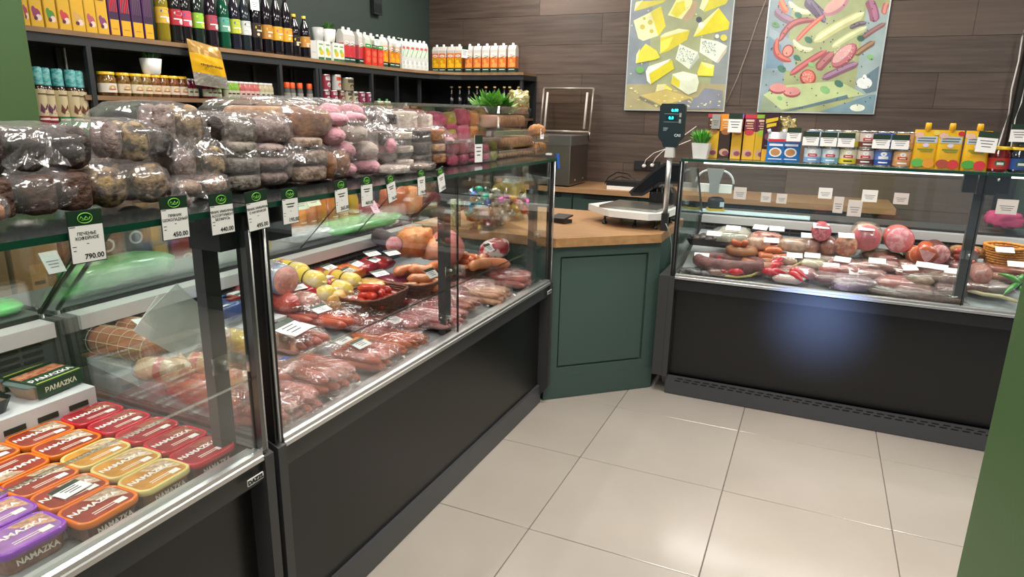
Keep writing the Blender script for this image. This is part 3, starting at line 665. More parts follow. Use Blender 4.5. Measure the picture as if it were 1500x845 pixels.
b.build('bag', [mat('d9a81c', .3), mat('b08a4a', .25, .3), mat('b8b6ae', .3, .5, bump=(60, .6))], t)
c_ = bagpt(.5, .5); xd = bagpt(1, .5)-bagpt(0, .5)
b = MB()
for k in range(11): b.obox(c_+Vector((.033, 0, -.005))+xd*(-.32+.06*k), Vector(xd).normalized()*.0045, Vector((0, 0, .004+.002*(k % 2))), Vector((.0006, 0, 0)))
b.build('small_print', mat('4a3a1a', .5), t)['kind'] = 'stuff'
# small tags on shelf goods
def wtag(loc, face, label, w=.05, h=.06, body=None, tiltz=0, head=.3, m=PAPER, par=None):
    """small price card; face = unit vector it looks along"""
    z = Vector(face).normalized(); x = Vector((0, 0, 1)).cross(z).normalized(); y = z.cross(x)
    if tiltz: R_ = Matrix.Rotation(tiltz, 3, z); x = R_ @ x; y = R_ @ y
    t = thing('price_tag', label, 'price tag', loc) if par is None else par
    b = MB(); b.obox((0, 0, 0), x*w/2, y*h/2, z*.0008); b.build('card', m, t)
    if head: b = MB(); b.obox(y*h*(.5-head/2)+z*.0008, x*w*.5, y*h*head/2, z*.0004); b.build('green_header', DGREEN, t)
    if body:
        for i, ln in enumerate(body): text(ln, h*(.13 if i < len(body)-1 else .2), INK, y*h*(.02-.16*i)+z*.0016, x, y, t, ext=.0001)
    else:
        b = MB()
        for k in range(3): b.obox(y*h*(.05-.14*k)+z*.001, x*w*(.35-.06*k), y*h*.02, z*.0002)
        b.build('print', mat('55555a', .6), t)['kind'] = 'stuff'
    return t
p = at(373, 5, 0, -3.20); wtag(p, (1, 0, 0), 'white price card in front of the first kvass bottle', .07, .075, head=0)
p = at(552, 60, 0, -3.19); wtag(p, (1, -.2, 0), 'price card on the red juice cartons', .05, .065)
p = at(584, 62, 0, -3.19); wtag(p, (1, -.2, 0), 'price card tucked among the orange juice cartons', .045, .06)
p = at(681, 76, 1, SY-.01); wtag(p, (0, -1, 0), 'price card on the mango juice cartons', .06, .10, tiltz=-.12)
# ------------------------------------------------------------------ wall posters
def posterpoly(b, pts, d, mi, sc, ox, oy, Y): b.poly([at(ox+x/sc, oy+y/sc, 1, Y-d) for x, y in pts], mi)
def ell(cx, cy, rx, ry, ang=0, n=14):
    c, s_ = math.cos(ang), math.sin(ang)
    return [(cx+rx*math.cos(k*2*math.pi/n)*c-ry*math.sin(k*2*math.pi/n)*s_, cy+rx*math.cos(k*2*math.pi/n)*s_+ry*math.sin(k*2*math.pi/n)*c) for k in range(n)]
def sausage(x0, y0, x1, y1, r, bend=0, n=10):
    dx, dy = x1-x0, y1-y0; L_ = math.hypot(dx, dy); nx, ny = -dy/L_, dx/L_; up = []; dn = []
    for k in range(n+1):
        t_ = k/n; o_ = bend*math.sin(math.pi*t_); rr = r*(min(1, math.sin(math.pi*t_)*2.2+.25)) 
        cx, cy = x0+dx*t_+nx*o_, y0+dy*t_+ny*o_; up.append((cx+nx*rr, cy+ny*rr)); dn.append((cx-nx*rr, cy-ny*rr))
    return up+dn[::-1]
def poster(label, x0, x1, z0, z1, base, shapes, sc, ox, oy):
    t = thing('poster', label, 'poster'); Y = YB-.03
    box('panel', mat('cfd6da', .2, .2), (x0-.008, Y, z0-.008), (x1+.008, YB-.003, z1+.008), t)
    b = MB(); cols = []
    allc = [c for c, _ in base]+[s_[0] for s_ in shapes]
    for c in allc:
        if c not in cols: cols.append(c)
    for i, (c, (a, b1, c0, c1)) in enumerate(base):
        b.poly([(x0+(x1-x0)*a, Y-.0006-.0002*i, z0+(z1-z0)*c0), (x0+(x1-x0)*b1, Y-.0006-.0002*i, z0+(z1-z0)*c0), (x0+(x1-x0)*b1, Y-.0006-.0002*i, z0+(z1-z0)*c1), (x0+(x1-x0)*a, Y-.0006-.0002*i, z0+(z1-z0)*c1)], cols.index(c))
    for i, s_ in enumerate(shapes):
        pts = [at(ox+x/sc, oy+y/sc, 1, Y) for x, y in s_[1]]
        pts = [(min(max(p.x, x0), x1), Y-.0016-.00006*i, min(max(p.z, z0), z1)) for p in pts]
        b.poly(pts, cols.index(s_[0]))
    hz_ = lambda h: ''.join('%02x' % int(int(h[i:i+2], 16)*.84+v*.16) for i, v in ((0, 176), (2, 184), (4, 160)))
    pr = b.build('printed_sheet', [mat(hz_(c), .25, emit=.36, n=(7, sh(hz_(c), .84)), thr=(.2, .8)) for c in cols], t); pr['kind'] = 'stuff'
    return t
bl, br = at(917, 160, 1, YB), at(1060, 163, 1, YB)
S = []
def W(c, *p): S.append((c, list(p)))
# cheese poster, drawn on the measured outline of the print
W('d9c83c', (95, 82), (110, 10), (330, 0), (300, 20), (180, 60)); W('f0efb0', (95, 82), (105, 20), (160, 0), (110, 60))
W('f4efa0', (340, 110), (400, 0), (520, 0), (510, 60), (440, 140)); W('e4d83a', (360, 100), (400, 20), (460, 5), (470, 70), (410, 130)); W('b99a7a', (440, 140), (500, 60), (525, 0), (560, 20), (520, 130), (480, 155))
W('f2efb0', (570, 60), (590, 0), (640, 0), (600, 80)); W('d9cc3a', (600, 90), (640, 0), (780, 0), (760, 30))
W('efeeb0', (90, 150), (210, 90), (290, 45), (250, 200), (270, 260), (160, 298), (125, 280)); W('e0cf2c', (215, 92), (290, 45), (325, 190), (270, 262))
for x, y, r in ((155, 197, 19), (212, 163, 19), (168, 135, 11), (222, 227, 15)): S.append(('c9b84a', ell(x, y, r, r)))
W('efeb9c', (525, 268), (560, 190), (712, 55), (720, 110), (560, 250)); W('e2d224', (525, 270), (590, 215), (712, 60), (790, 165), (780, 215), (640, 245))
S.append(('3c4450', ell(567, 143, 22, 22))); S.append(('f2f2ee', ell(583, 182, 21, 21)))
W('e8e4b0', (285, 265), (320, 240), (420, 208), (498, 220), (420, 250), (300, 285)); W('d8c62c', (285, 272), (310, 270), (440, 235), (500, 222), (480, 290), (350, 370), (283, 392)); W('f0e24a', (287, 300), (380, 268), (340, 350), (285, 385))
W('e4edd6', (580, 278), (700, 300), (772, 335), (690, 455), (570, 380)); W('c8bca8', (690, 455), (772, 335), (765, 380), (705, 460))
W('e4edd6', (425, 320), (560, 380), (495, 505), (395, 430)); W('b8c0b0', (560, 380), (570, 420), (500, 505), (495, 500))
rr = random.Random(4)
for k in range(70):
    a, c = rr.random(), rr.random()
    S.append(('5d7282', ell(432+110*a-25*c, 335+55*a+100*c*(1-.2*a), 4.5, 2.5, rr.random()*3, 5))); S.append(('5d7282', ell(592+100*a, 292+25*a+95*c*(.8+.2*a), 4.5, 2.5, rr.random()*3, 5)))
W('e6da3c', (110, 462), (115, 400), (180, 318), (260, 370), (285, 420), (250, 435)); W('f4f0a8', (108, 464), (112, 400), (140, 350), (122, 440))
W('e9ebe2', (180, 520), (200, 485), (365, 427), (340, 460), (215, 615)); W('dccd24', (200, 540), (370, 435), (388, 500), (215, 615)); W('f2f2ea', (180, 520), (205, 530), (218, 615), (190, 590))
W('e8dc3e', (555, 530), (585, 450), (680, 475), (670, 555), (560, 550)); W('f2ec90', (585, 450), (680, 475), (655, 500), (600, 480))
W('dfe6cc', (375, 540), (450, 520), (555, 545), (568, 600), (550, 665), (490, 690), (365, 610)); W('f0f2dc', (375, 540), (450, 520), (560, 548), (500, 590), (420, 580)); W('d8ca30', (365, 610), (378, 548), (430, 590), (425, 640))
W('e0d69a', (245, 690), (265, 615), (330, 612), (300, 700)); W('e6da4a', (300, 700), (325, 615), (372, 650), (360, 690))
W('a3925c', (130, 700), (330, 650), (540, 710), (300, 780)); W('c8b264', (140, 695), (330, 655), (520, 710), (300, 765)); W('6c6c6c', (130, 712), (300, 782), (320, 782), (140, 700)); W('7b8090', (300, 782), (560, 705), (610, 640), (740, 660), (740, 790), (330, 795))
S.append(('6cae5a', ell(140, 510, 30, 24))); S.append(('efe9d8', ell(700, 265, 15, 15))); S.append(('d9cc4a', ell(748, 276, 25, 24)))
for k in range(40): S.append((('e8dc9a', 'f0ecc8', 'd8c85a')[k % 3], ell(rr.uniform(60, 720), rr.uniform(640, 780), rr.uniform(4, 12), rr.uniform(3, 6), 0, 6)))
for k in range(14): S.append(('d8d67a', ell(rr.uniform(60, 760), rr.uniform(40, 600), rr.uniform(4, 8), rr.uniform(3, 6), 0, 6)))
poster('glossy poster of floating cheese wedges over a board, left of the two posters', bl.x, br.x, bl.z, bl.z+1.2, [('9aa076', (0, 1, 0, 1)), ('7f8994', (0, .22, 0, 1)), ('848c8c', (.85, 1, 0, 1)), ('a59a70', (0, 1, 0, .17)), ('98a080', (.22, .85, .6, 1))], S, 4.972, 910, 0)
bl, br = at(1111, 163, 1, YB), at(1278, 168, 1, YB); S = []
W('94a6b0', (100, 500), (140, 200), (300, 300), (330, 520)); W('6a88a0', (105, 500), (130, 260), (220, 330), (240, 500))
def Sg(c, c2, x0, y0, x1, y1, r, bend=0): S.append((c, sausage(x0, y0, x1, y1, r, bend))); S.append((c2, sausage(x0+r*.15, y0-r*.3, x1+r*.15, y1-r*.3, r*.45, bend)))
Sg('c9583e', 'e0805a', 215, 0, 265, 90, 24, 5); Sg('d8d8a8', 'f2f2d0', 275, 15, 450, 90, 20, 25); Sg('7a5a70', '9a7a90', 175, 75, 310, 160, 32, 10)
Sg('5a4a66', '7a6a8a', 400, 0, 530, 130, 40, 0); Sg('5a4a66', '7a6a8a', 440, 20, 540, 165, 22, -5); S.append(('b87a8a', ell(620, 45, 110, 48, -.6))); S.append(('e0a8a0', ell(610, 35, 92, 38, -.6)))
Sg('8a4a66', 'a8688a', 860, 0, 905, 160, 38, -8); Sg('c05a5a', 'd88a7a', 990, 20, 965, 105, 22, 4)
Sg('8a3f4a', 'c0686a', 460, 145, 205, 300, 24, 55); Sg('a04044', 'd86a5a', 190, 280, 290, 450, 26, 55); Sg('c8504a', 'e88070', 530, 115, 330, 300, 16, 10)
Sg('c9c78a', 'eceab8', 820, 100, 460, 305, 34, 12); Sg('c2c88e', 'e6eab8', 840, 200, 590, 345, 24, 8); Sg('5a4a5a', '7a6a7a', 840, 165, 720, 205, 17, 8); Sg('d0d0a0', 'f0eed0', 305, 295, 450, 362, 20, 25)
Sg('7a4a50', '9a6a6a', 980, 170, 800, 285, 18, 5); S.append(('2e5040', ell(800, 280, 28, 22))); Sg('6a4a3a', 'a07a5a', 900, 305, 760, 400, 22, 4)
S.append(('a03a3c', ell(270, 372, 42, 50, .5))); S.append(('e09080', ell(268, 372, 32, 40, .5)))
Sg('9a3f4a', 'c8646a', 550, 370, 285, 545, 22, 6); Sg('8a4450', 'b06a70', 600, 385, 480, 505, 34, 4)
S.append(('8a3c44', ell(680, 405, 118, 58, -.75))); S.append(('b86470', ell(675, 400, 112, 50, -.75))); S.append(('d8a0a0', ell(665, 392, 92, 34, -.75)))
Sg('7a4a66', 'a07a9a', 780, 460, 520, 575, 26, 4); S.append(('9c3636', ell(415, 565, 60, 60))); S.append(('d86a5e', ell(415, 560, 48, 48)))
W('8a9a80', (60, 820), (90, 690), (225, 800), (225, 815)); W('b9c88e', (90, 690), (210, 625), (500, 600), (640, 590), (830, 690), (225, 800)); W('4f6a7c', (225, 812), (700, 690), (710, 715), (330, 800)); W('6a8a98', (500, 812), (870, 690), (910, 690), (890, 830), (560, 825))
W('5a7080', (760, 600), (935, 480), (930, 660), (840, 680)); S.append(('e8ecea', ell(825, 605, 58, 42))); S.append(('f2f4f2', ell(828, 570, 16, 28))); S.append(('e8eed8', ell(775, 785, 55, 26)))
for cx, cy in ((198, 640), (298, 665)): S.append(('944048', ell(cx, cy+10, 64, 36))); S.append(('d88a88', ell(cx, cy-2, 62, 32)))
for cx, cy, r in ((345, 110, 30), (420, 290, 32), (335, 420, 28), (225, 500, 34), (440, 470, 24), (640, 610, 36), (540, 655, 40), (870, 415, 28), (210, 715, 22), (180, 180, 30)): S.append((('5a8a5a', '7ab070', '3a6a5a')[(cx+cy) % 3], ell(cx, cy, r, r*.7, .5, 8)))
for k in range(90): S.append(('2f3a34', ell(rr.uniform(90, 900), rr.uniform(20, 800), 5, 5, 0, 6)))
for k in range(60): S.append(('f0d0c8', ell(675+rr.uniform(-75, 75), 392+rr.uniform(-60, 60), 6, 2.5, rr.random()*3, 5)) if k % 2 else ('f0d0c8', ell(415+rr.uniform(-35, 35), 560+rr.uniform(-35, 35), 5, 2.5, rr.random()*3, 5)))
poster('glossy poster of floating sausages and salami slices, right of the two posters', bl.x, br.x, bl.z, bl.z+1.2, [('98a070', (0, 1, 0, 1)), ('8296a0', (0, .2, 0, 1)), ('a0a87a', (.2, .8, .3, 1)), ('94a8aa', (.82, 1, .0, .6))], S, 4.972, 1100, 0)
# ------------------------------------------------------------------ plastic bags of sweets on top of the left cases
TZ = 1.2445; XF = -1.27
ROCK = dict(choc=('33201b', '241714'), brown=('42281f', '55382a'), walnut=('4a3628', '9a8058'), walnut2=('3a2c22', 'a88e60'), grey=('5a524b', '8d857b'), gold=('9a6c48', '7a4f34'),
            caramel=('a8754c', '8a5a3a'), pink=('d9a4ad', 'c98f9b'), white=('cfc4b8', 'bdb0a4'), dark=('35302f', '524a48'), beige=('7a6252', 'a69080'), cream=('c9a582', 'b08a68'), greyp=('6a5652', '96837d'))
def rockm(k): c1, c2 = ROCK[k]; return mat(c1, .6, n=(60 if k.startswith('wal') else 45 if k in ('grey', 'greyp', 'beige', 'brown', 'choc') else 22, c2), bump=(70, .8), thr=(.42, .56))
SH = {}
def lump(kind, s, parent, loc, r, name='gingerbread', rz=0):
    """one sweet: round, brick or stack shaped; r = half sizes"""
    key = (kind, s, tuple(round(v, 3) for v in r))
    if key not in SH:
        b = MB()
        b.blob((0, 0, 0), *r, e={'round': 2.3, 'brick': 5, 'egg': 2.0, 'wafer': 9}[s], amp=.07 if s in ('round',) else .03, fr=3, nu=14, nv=9, seed=len(SH))
        o = b.build(name, rockm(kind), parent); SH[key] = o.data
    else: o = link(name, SH[key], parent)
    o.location = loc; o.rotation_euler = (0, 0, rz); return o
def bag(label, pxb, kind, items, depth=.17, x=XF, name='sweets_bag', film=FILM, flap=None, cat='bag', back=0, grow=.005, rock='gingerbread'):
    """pxb = photo box (x0,y0,x1,y1) measured on plane X=x; items=[(u,v,hu,hv,shape)] in bag fractions"""
    x0, y0, x1, y1 = pxb
    ym = (y0+y1)/2; xm = (x0+x1)/2
    ya, yb = at(x0, ym, 0, x)[1], at(x1, ym, 0, x)[1]; za, zb = at(xm, y1, 0, x)[2], at(xm, y0, 0, x)[2]
    za = max(za, TZ+.004); cy, cz = (ya+yb)/2, (za+zb)/2
    t = thing(name, label, cat, (x-depth/2, cy, za)); hy, hz = (yb-ya)/2, (zb-za)/2
    for it in items:
        u, v, hu, hv, s_ = it[:5]; k = it[5] if len(it) > 5 else kind
        n_ = 2 if depth > .12 else 1
        for q in range(n_):
            sx = min(hu*hy, .05); dx = depth/2-sx-.002-q*min(.085, sx*1.9)
            lump(k, s_, t, (max(dx, -depth/2+.02), (u*2-1)*hy, v*2*hz), (sx, hu*hy*1.04, hv*hz*1.04), rock, random.uniform(-.15, .15))
    b = MB(); sd = random.randrange(99)
    b.blob((0, 0, hz), depth/2+grow, hy+grow, hz+grow*.6, e=2.9, amp=.10, fr=3.6, nu=44, nv=26, seed=sd)
    zmin = .001
    b.v = [(vx, vy, max(vz, zmin)) for vx, vy, vz in b.v]
    b.build('film', film, t)
    if flap:     # gathered loose end of the bag
        fy, fz, fl = flap; b = MB(); n = 9
        p0 = Vector((depth/2-.02, fy*hy, hz*fz)); 
        vs = []
        for j in range(5):
            for i in range(n):
                a = (i/(n-1)-.5); w_ = .02+.05*j/4*fl
                vs.append((p0.x+.012*math.sin(i*2.1+j)+.006*j, p0.y+a*2*w_+.01*j*fl*(1 if fy > 0 else -1), p0.z+.009*math.cos(i*2.9)-.012*j+.02))
        b.add(vs, [(j*n+i, j*n+i+1, (j+1)*n+i+1, (j+1)*n+i) for j in range(4) for i in range(n-1)], 0, True); b.build('bag_end', film, t)
    return t
R_ = 'round'; B_ = 'brick'; E_ = 'egg'; W_ = 'wafer'
bag('clear bag of two dark brown square loaves, bottom left of the bag pile', (-18, 252, 146, 316), 'brown', [(.14, .46, .17, .85, B_), (.48, .46, .27, .9, B_), (.82, .46, .27, .9, B_)], .2, XF+.02)
bag('clear bag of large dark chocolate rounds above the square loaves', (-22, 182, 152, 256), 'choc', [(.1, .48, .16, .85, R_), (.40, .5, .29, .9, R_), (.80, .5, .29, .9, R_)], .24, XF, flap=(0, 1.0, .7))
bag('clear bag of two crumb-coated gingerbreads, low row beside the square loaves', (138, 238, 266, 302), 'walnut', [(.25, .46, .34, .9, R_), (.74, .46, .36, .92, R_)], .18, XF+.02, flap=(1, .6, 1))
bag('clear bag of dark crumb-coated gingerbreads in the middle row, left part', (148, 176, 262, 240), 'walnut2', [(.20, .55, .20, .8, R_, 'greyp'), (.53, .5, .30, .9, R_), (.86, .45, .22, .7, R_, 'dark')], .2, XF, flap=(1, .8, 1))
bag('big clear bag of pale crumb-coated gingerbreads at the top of the pile', (226, 150, 318, 222), 'walnut', [(.25, .55, .27, .8, R_, 'greyp'), (.70, .5, .36, .9, R_)], .26, XF-.02)
bag('clear bag of brown gingerbreads in the middle row under the big pale bag', (256, 214, 348, 268), 'walnut2', [(.25, .48, .30, .9, R_, 'greyp'), (.74, .48, .30, .95, R_)], .18, XF)
bag('small clear bag of reddish gingerbread lying low above the second tag', (262, 256, 350, 290), 'beige', [(.28, .45, .33, .7, R_), (.72, .45, .33, .8, R_)], .15, XF+.03)
bag('clear bag of grey glazed gingerbread bricks at the top beside the pale bag', (306, 166, 392, 212), 'grey', [(.20, .5, .22, .8, R_, 'choc'), (.68, .45, .34, .85, B_)], .24, XF-.02, flap=(-1, .6, 1))
bag('clear bag of grey gingerbread bricks in three layers, left column', (340, 206, 392, 280), 'grey', [(.5, .17, .75, .30, B_), (.5, .52, .75, .30, B_), (.5, .84, .7, .26, B_)], .2, XF)
bag('clear bag of mauve grey gingerbread rounds, middle column', (384, 210, 440, 276), 'greyp', [(.5, .2, .7, .34, R_), (.5, .55, .72, .32, R_), (.5, .86, .6, .26, R_)], .2, XF)
bag('clear bag of grey rounds on top of the middle column', (388, 164, 440, 212), 'greyp', [(.5, .45, .8, .85, R_)], .22, XF-.02)
bag('clear bag of beige bricks with a red print, right of the mauve rounds', (430, 200, 492, 272), 'beige', [(.5, .2, .72, .34, B_), (.52, .56, .7, .30, B_), (.5, .86, .6, .22, B_)], .2, XF, flap=(-.4, 1.4, 1))
bag('clear bag with a golden brown gingerbread near the top of the pile', (440, 152, 500, 206), 'gold', [(.58, .48, .7, .85, R_)], .24, XF-.01)
bag('clear bag of caramel coloured oval gingerbreads standing on end', (482, 214, 520, 268), 'caramel', [(.25, .45, .45, .8, E_), (.75, .5, .5, .9, E_)], .18, XF)
bag('huge clear bag of mixed pink and cream sweets arching over the pile', (372, 143, 560, 178), 'cream', [(.14, .3, .14, .6, B_), (.35, .3, .16, .6, B_), (.60, .35, .14, .7, E_, 'pink'), (.8, .4, .15, .8, E_, 'pink')], .26, XF-.09, rock='sweet')
bag('clear bag of pink and white marshmallow domes', (494, 166, 566, 262), 'pink', [(.30, .13, .40, .26, E_), (.80, .13, .38, .26, E_), (.30, .42, .38, .28, E_), (.78, .40, .38, .30, E_, 'white'), (.12, .66, .36, .28, E_), (.56, .68, .36, .28, E_, 'white'), (.20, .90, .34, .2, E_), (.55, .93, .30, .16, E_)], .2, XF, name='marshmallow_bag', rock='marshmallow')
bag('clear bag of dark chocolate marshmallows between the pink and the white ones', (560, 158, 592, 250), 'dark', [(.55, .82, .36, .16, W_), (.35, .5, .5, .2, E_), (.5, .18, .5, .2, E_)], .2, XF-.02, name='marshmallow_bag', rock='marshmallow', flap=(-.6, 1.6, 1))
bag('clear bag of white and pink marshmallow sticks in three layers', (572, 188, 612, 250), 'white', [(.66, .16, .42, .18, W_), (.66, .50, .42, .16, W_), (.66, .82, .42, .16, W_), (.2, .6, .25, .36, E_, 'pink')], .2, XF, name='marshmallow_bag', rock='marshmallow')
bag('clear bag of white sticks behind, topping the marshmallow pile', (590, 160, 640, 196), 'white', [(.3, .5, .32, .8, W_), (.75, .45, .3, .7, W_)], .2, XF-.09, name='marshmallow_bag', rock='marshmallow')
bag('clear bag of dark grey wafer blocks stacked three high', (604, 188, 640, 244), 'dark', [(.55, .16, .6, .28, W_), (.55, .50, .6, .28, W_), (.55, .82, .6, .26, W_)], .18, XF, name='wafer_bag', rock='wafer_block')
bag('clear bag of orange wafer rolls and pink sweets', (636, 186, 672, 240), 'cream', [(.3, .78, .4, .3, W_, 'caramel'), (.3, .45, .4, .2, W_), (.3, .16, .4, .25, W_, 'gold'), (.8, .6, .3, .22, R_, 'pink'), (.8, .25, .35, .3, R_, 'pink')], .18, XF, name='wafer_bag', rock='wafer_block')
bag('flat clear bag of beige sweets lying along the edge below the wafers', (574, 240, 646, 254), 'white', [(.25, .5, .3, .8, B_), (.75, .5, .25, .8, R_, 'beige')], .09, XF+.06, rock='sweet')
o = bag('clear bag with a caramel bread end at the left edge of the frame', (-30, 288, 22, 330), 'caramel', [(.5, .4, .75, .7, R_)], .12, XF+.05)
# --- clear tubs of pink jelly sweets
def tub(label, pxb, x, depth, fill, lid=True):
    x0, y0, x1, y1 = pxb; ym = (y0+y1)/2; xm = (x0+x1)/2
    ya, yb = at(x0, ym, 0, x)[1], at(x1, ym, 0, x)[1]; za, zb = max(at(xm, y1, 0, x)[2], TZ+.001), at(xm, y0, 0, x)[2]
    w_, h_ = yb-ya, zb-za; t = thing('sweets_tub', label, 'tub', (x-depth/2, (ya+yb)/2, za))
    b = MB(); b.loft([(depth*.9, w_*.92, .02, 0), (depth, w_, .02, h_)], sm=False, k=4, cap=(True, False)); b.build('tub', PLEXI, t)
    b = MB(); b.loft([(depth*1.04, w_*1.04, .02, h_-.004), (depth*1.04, w_*1.04, .02, h_+.006)], k=4); b.build('lid', clear('frosted', 'f4f4f4', .5, .8, .2), t)
    rnd = random.Random(int(x0))
    for u, hu, k, top_ in fill:
        n = 4 if hu > .1 else 2
        b = MB()
        for q in range(n):
            zq = h_*top_*(q+.5)/n
            b.blob((depth*.30, (u-.5)*w_, zq), depth*.14, hu*w_, h_*top_/n*.56, e=3, amp=.22, fr=5, nu=16, nv=9, seed=q+int(u*10))
        o = b.build('jelly_sweets', {'m': mat('b23a5e', .35, n=(30, 'c8587a'), bump=(60, .6)), 'y': mat('b8a040', .35, n=(30, '8a8a3a'), bump=(60, .6)), 'o': mat('c07838', .4, n=(30, 'd09048'), bump=(60, .5)), 'g': mat('7a7a38', .4, n=(30, 'a8a048'), bump=(60, .6))}[k], t)
        o['kind'] = 'stuff'
    return t
tub('clear lidded tub of crimson and yellow jelly sweets, upper of the two tubs', (602, 155, 722, 206), XF-.11, .20, [(.12, .10, 'm', .85), (.34, .10, 'm', .8), (.50, .07, 'm', .55), (.50, .06, 'y', .8), (.66, .08, 'm', .9), (.80, .05, 'o', .85), (.92, .04, 'y', .95)])
tub('clear tub of crimson jelly sweets standing on the shelf, lower of the two tubs', (660, 206, 735, 245), XF+.01, .16, [(.12, .09, 'm', .9), (.32, .09, 'm', .9), (.54, .11, 'm', .95), (.74, .06, 'm', .8), (.90, .07, 'g', .9)])
wtag(at(701, 218, 0, -1.235), (1, -.25, 0), 'price tag hanging on the crimson sweets tub', .045, .105, head=.32)
# --- clear punnets of biscuits, each lifted off the next
def punnet(label, pxb, x, depth, c):
    x0, y0, x1, y1 = pxb; ym = (y0+y1)/2; xm = (x0+x1)/2
    ya, yb = at(x0, ym, 0, x)[1], at(x1, ym, 0, x)[1]; za, zb = max(at(xm, y1, 0, x)[2], TZ+.001), at(xm, y0, 0, x)[2]
    w_, h_ = yb-ya-.002, zb-za-.001; t = thing('biscuit_punnet', label, 'punnet', (x-depth/2, (ya+yb)/2, za))
    b = MB(); b.loft([(depth*.88, w_*.9, .01, 0), (depth*.96, w_*.98, .01, h_*.6)], cap=(True, False), k=3); b.build('tray', PLEXI, t)
    b = MB(); b.loft([(depth, w_, .012, h_*.6), (depth, w_, .012, h_*.66), (depth*.95, w_*.95, .012, h_*.68), (depth*.9, w_*.9, .01, h_)], k=3, cap=(False, True)); b.build('lid', PLEXI, t)
    n = max(3, int(w_/.035)); b = MB()
    for i in range(n): b.blob((0, -w_*.43+w_*.86*(i+.5)/n, h_*.31), depth*.41, w_*.40/n*1.05, h_*.29, e=5, amp=.04, nu=12, nv=8, seed=i)
    b.build('biscuits', mat(c, .6, n=(35, sh(c, .82)), bump=(50, .4)), t)['kind'] = 'stuff'
    b = MB()
    for i in range(int(w_/.012)): b.box(depth*.475, depth*.485, -w_*.45+i*.012, -w_*.45+i*.012+.004, h_*.70, h_*.94)
    b.build('lid_ribs', PLEXI, t)['kind'] = 'stuff'
    return t
for i, (pb, c, lb, xx) in enumerate((((728, 218, 800, 240), 'b58a66', 'long bottom punnet of biscuits standing on the case top', XF-.02),
        ((722, 190, 790, 216), 'b88c66', 'middle punnet of rectangular biscuits with a price card', XF-.02), ((732, 156, 778, 187), 'b8875c', 'upper punnet of biscuits at the top of the stack', XF-.02),
        ((786, 198, 806, 234), 'c08850', 'end punnet of orange pastry at the far corner of the case', XF-.01))):
    punnet(lb, pb, xx, .16, c)
wtag(at(794, 196, 0, -1.275), (1, -.25, 0), 'small white tag on the middle biscuit punnet', .028, .05, head=0)
o = tag(MB().blob((0, 0, 0), .045, .035, .03, 2.2, .2, 4).build('bread_roll', mat('c28a58', .6, n=(40, 'a06a3a'))), 'small wrapped pastry roll beside the upper punnet', 'pastry'); o.location = at(786, 191, 0, XF-.04)
# gold foil bag behind and above
t = thing('foil_bag', 'gathered gold foil bag standing behind the top punnet', 'bag', at(760, 148, 0, XF-.10))
b = MB(); b.blob((0, 0, 0), .05, .06, .05, 2.2, .35, 3.2, 26, 16); b.build('bag', mat('9a8a4a', .3, .6, n=(12, 'c8bc90'), bump=(40, .8)), t)
p = at(722, 175, 0, XF-.13)
grass_pot('white pot of bright green leaves between the tub and punnets', (p[0], p[1], TZ+.001), .045, .19, .15, leafy=True, n=110, square=True, gc=('4a8a30', '6ea844'), potcol='e4e4e2')
t = thing('blue_tag', 'small blue plastic tag hanging off the far end of the case', 'tag', at(817, 236, 0, -1.13))
b = MB(); b.obox((0, 0, 0), (.002, .012, 0), (.0, .010, -.035), (.003, 0, 0)); b.build('card', mat('2a62b8', .4), t)
# --- hanging price tags along the front edge
def ptag(px_, py_, body, price, label, w=.064, h=.088, tilt=0, yaw=0, X=-1.108):
    p = at(px_, py_, 0, X); z = Vector((1, yaw, 0)).normalized(); x = Vector((0, 0, 1)).cross(z); y = z.cross(x)
    Rm = Matrix.Rotation(tilt, 3, z); x = Rm @ x; y = Rm @ y
    t = thing('price_tag', label, 'price tag', p)
    b = MB(); b.obox((0, 0, 0), x*(w/2+.0015), y*(h/2+.0015), z*.0006); b.build('sleeve', mat('2b3330', .3), t)
    b = MB(); b.obox(z*.0008-y*h*.14, x*w/2, y*h*.36, z*.0003); b.build('card', PAPER, t)
    b = MB(); b.obox(z*.0008+y*h*.36, x*w/2, y*h*.14, z*.0003); b.build('green_header', mat('12321f', .4), t)
    b = MB(); pts = [y*h*.36+z*.0014+x*.0125*math.cos(a*math.pi/8)+y*.0085*math.sin(a*math.pi/8) for a in range(17)]
    b.tube(pts, .0009, 4, cap=False); b.tube([y*h*.36+z*.0014+x*.009*u+y*.0028*math.sin(u*7) for u in (-1, -.7, -.4, -.1, .2, .5, .8, 1)], .0008, 4)
    b.tube([y*(h*.36-.003)+z*.0014+x*.006*u for u in (-1, 1)], .0007, 4)
    b.build('logo', LIME, t)['kind'] = 'stuff'
    for i, ln in enumerate(body): text(ln, .0072, INK, z*.0013+y*(h*.06-.0078*i), x, y, t, ext=.0001, bold=.0001)
    text(price, .0125, INK, z*.0013-y*h*.40+x*.009, x, y, t, name='price', ext=.0001, bold=.0003)
    b = MB(); 
    for k, (u, v, l_) in enumerate(((-.4, .20, .1), (-.4, -.18, .07), (-.4, -.26, .05), (.0, -.14, .04)) + (() if body else ((0, .08, .36), (0, .06, .30), (0, .0, .26), (0, -.02, .22)))): b.obox(z*.0012+x*w*u+y*h*v, x*w*l_/1.2, y*.0006, z*.0001)
    b.build('print', INK, t)['kind'] = 'stuff'
ptag(127, 346, ['ПЕЧЕНЬЕ', 'КОФЕЙНОЕ'], '790.00', 'price tag reading 790.00, nearest on the left case edge', .058, .086, -.02)
ptag(256, 319, ['ПРЯНИК', 'ШОКОЛАДНЫЙ'], '450.00', 'price tag reading 450.00 for chocolate gingerbread', .058, .080, -.02)
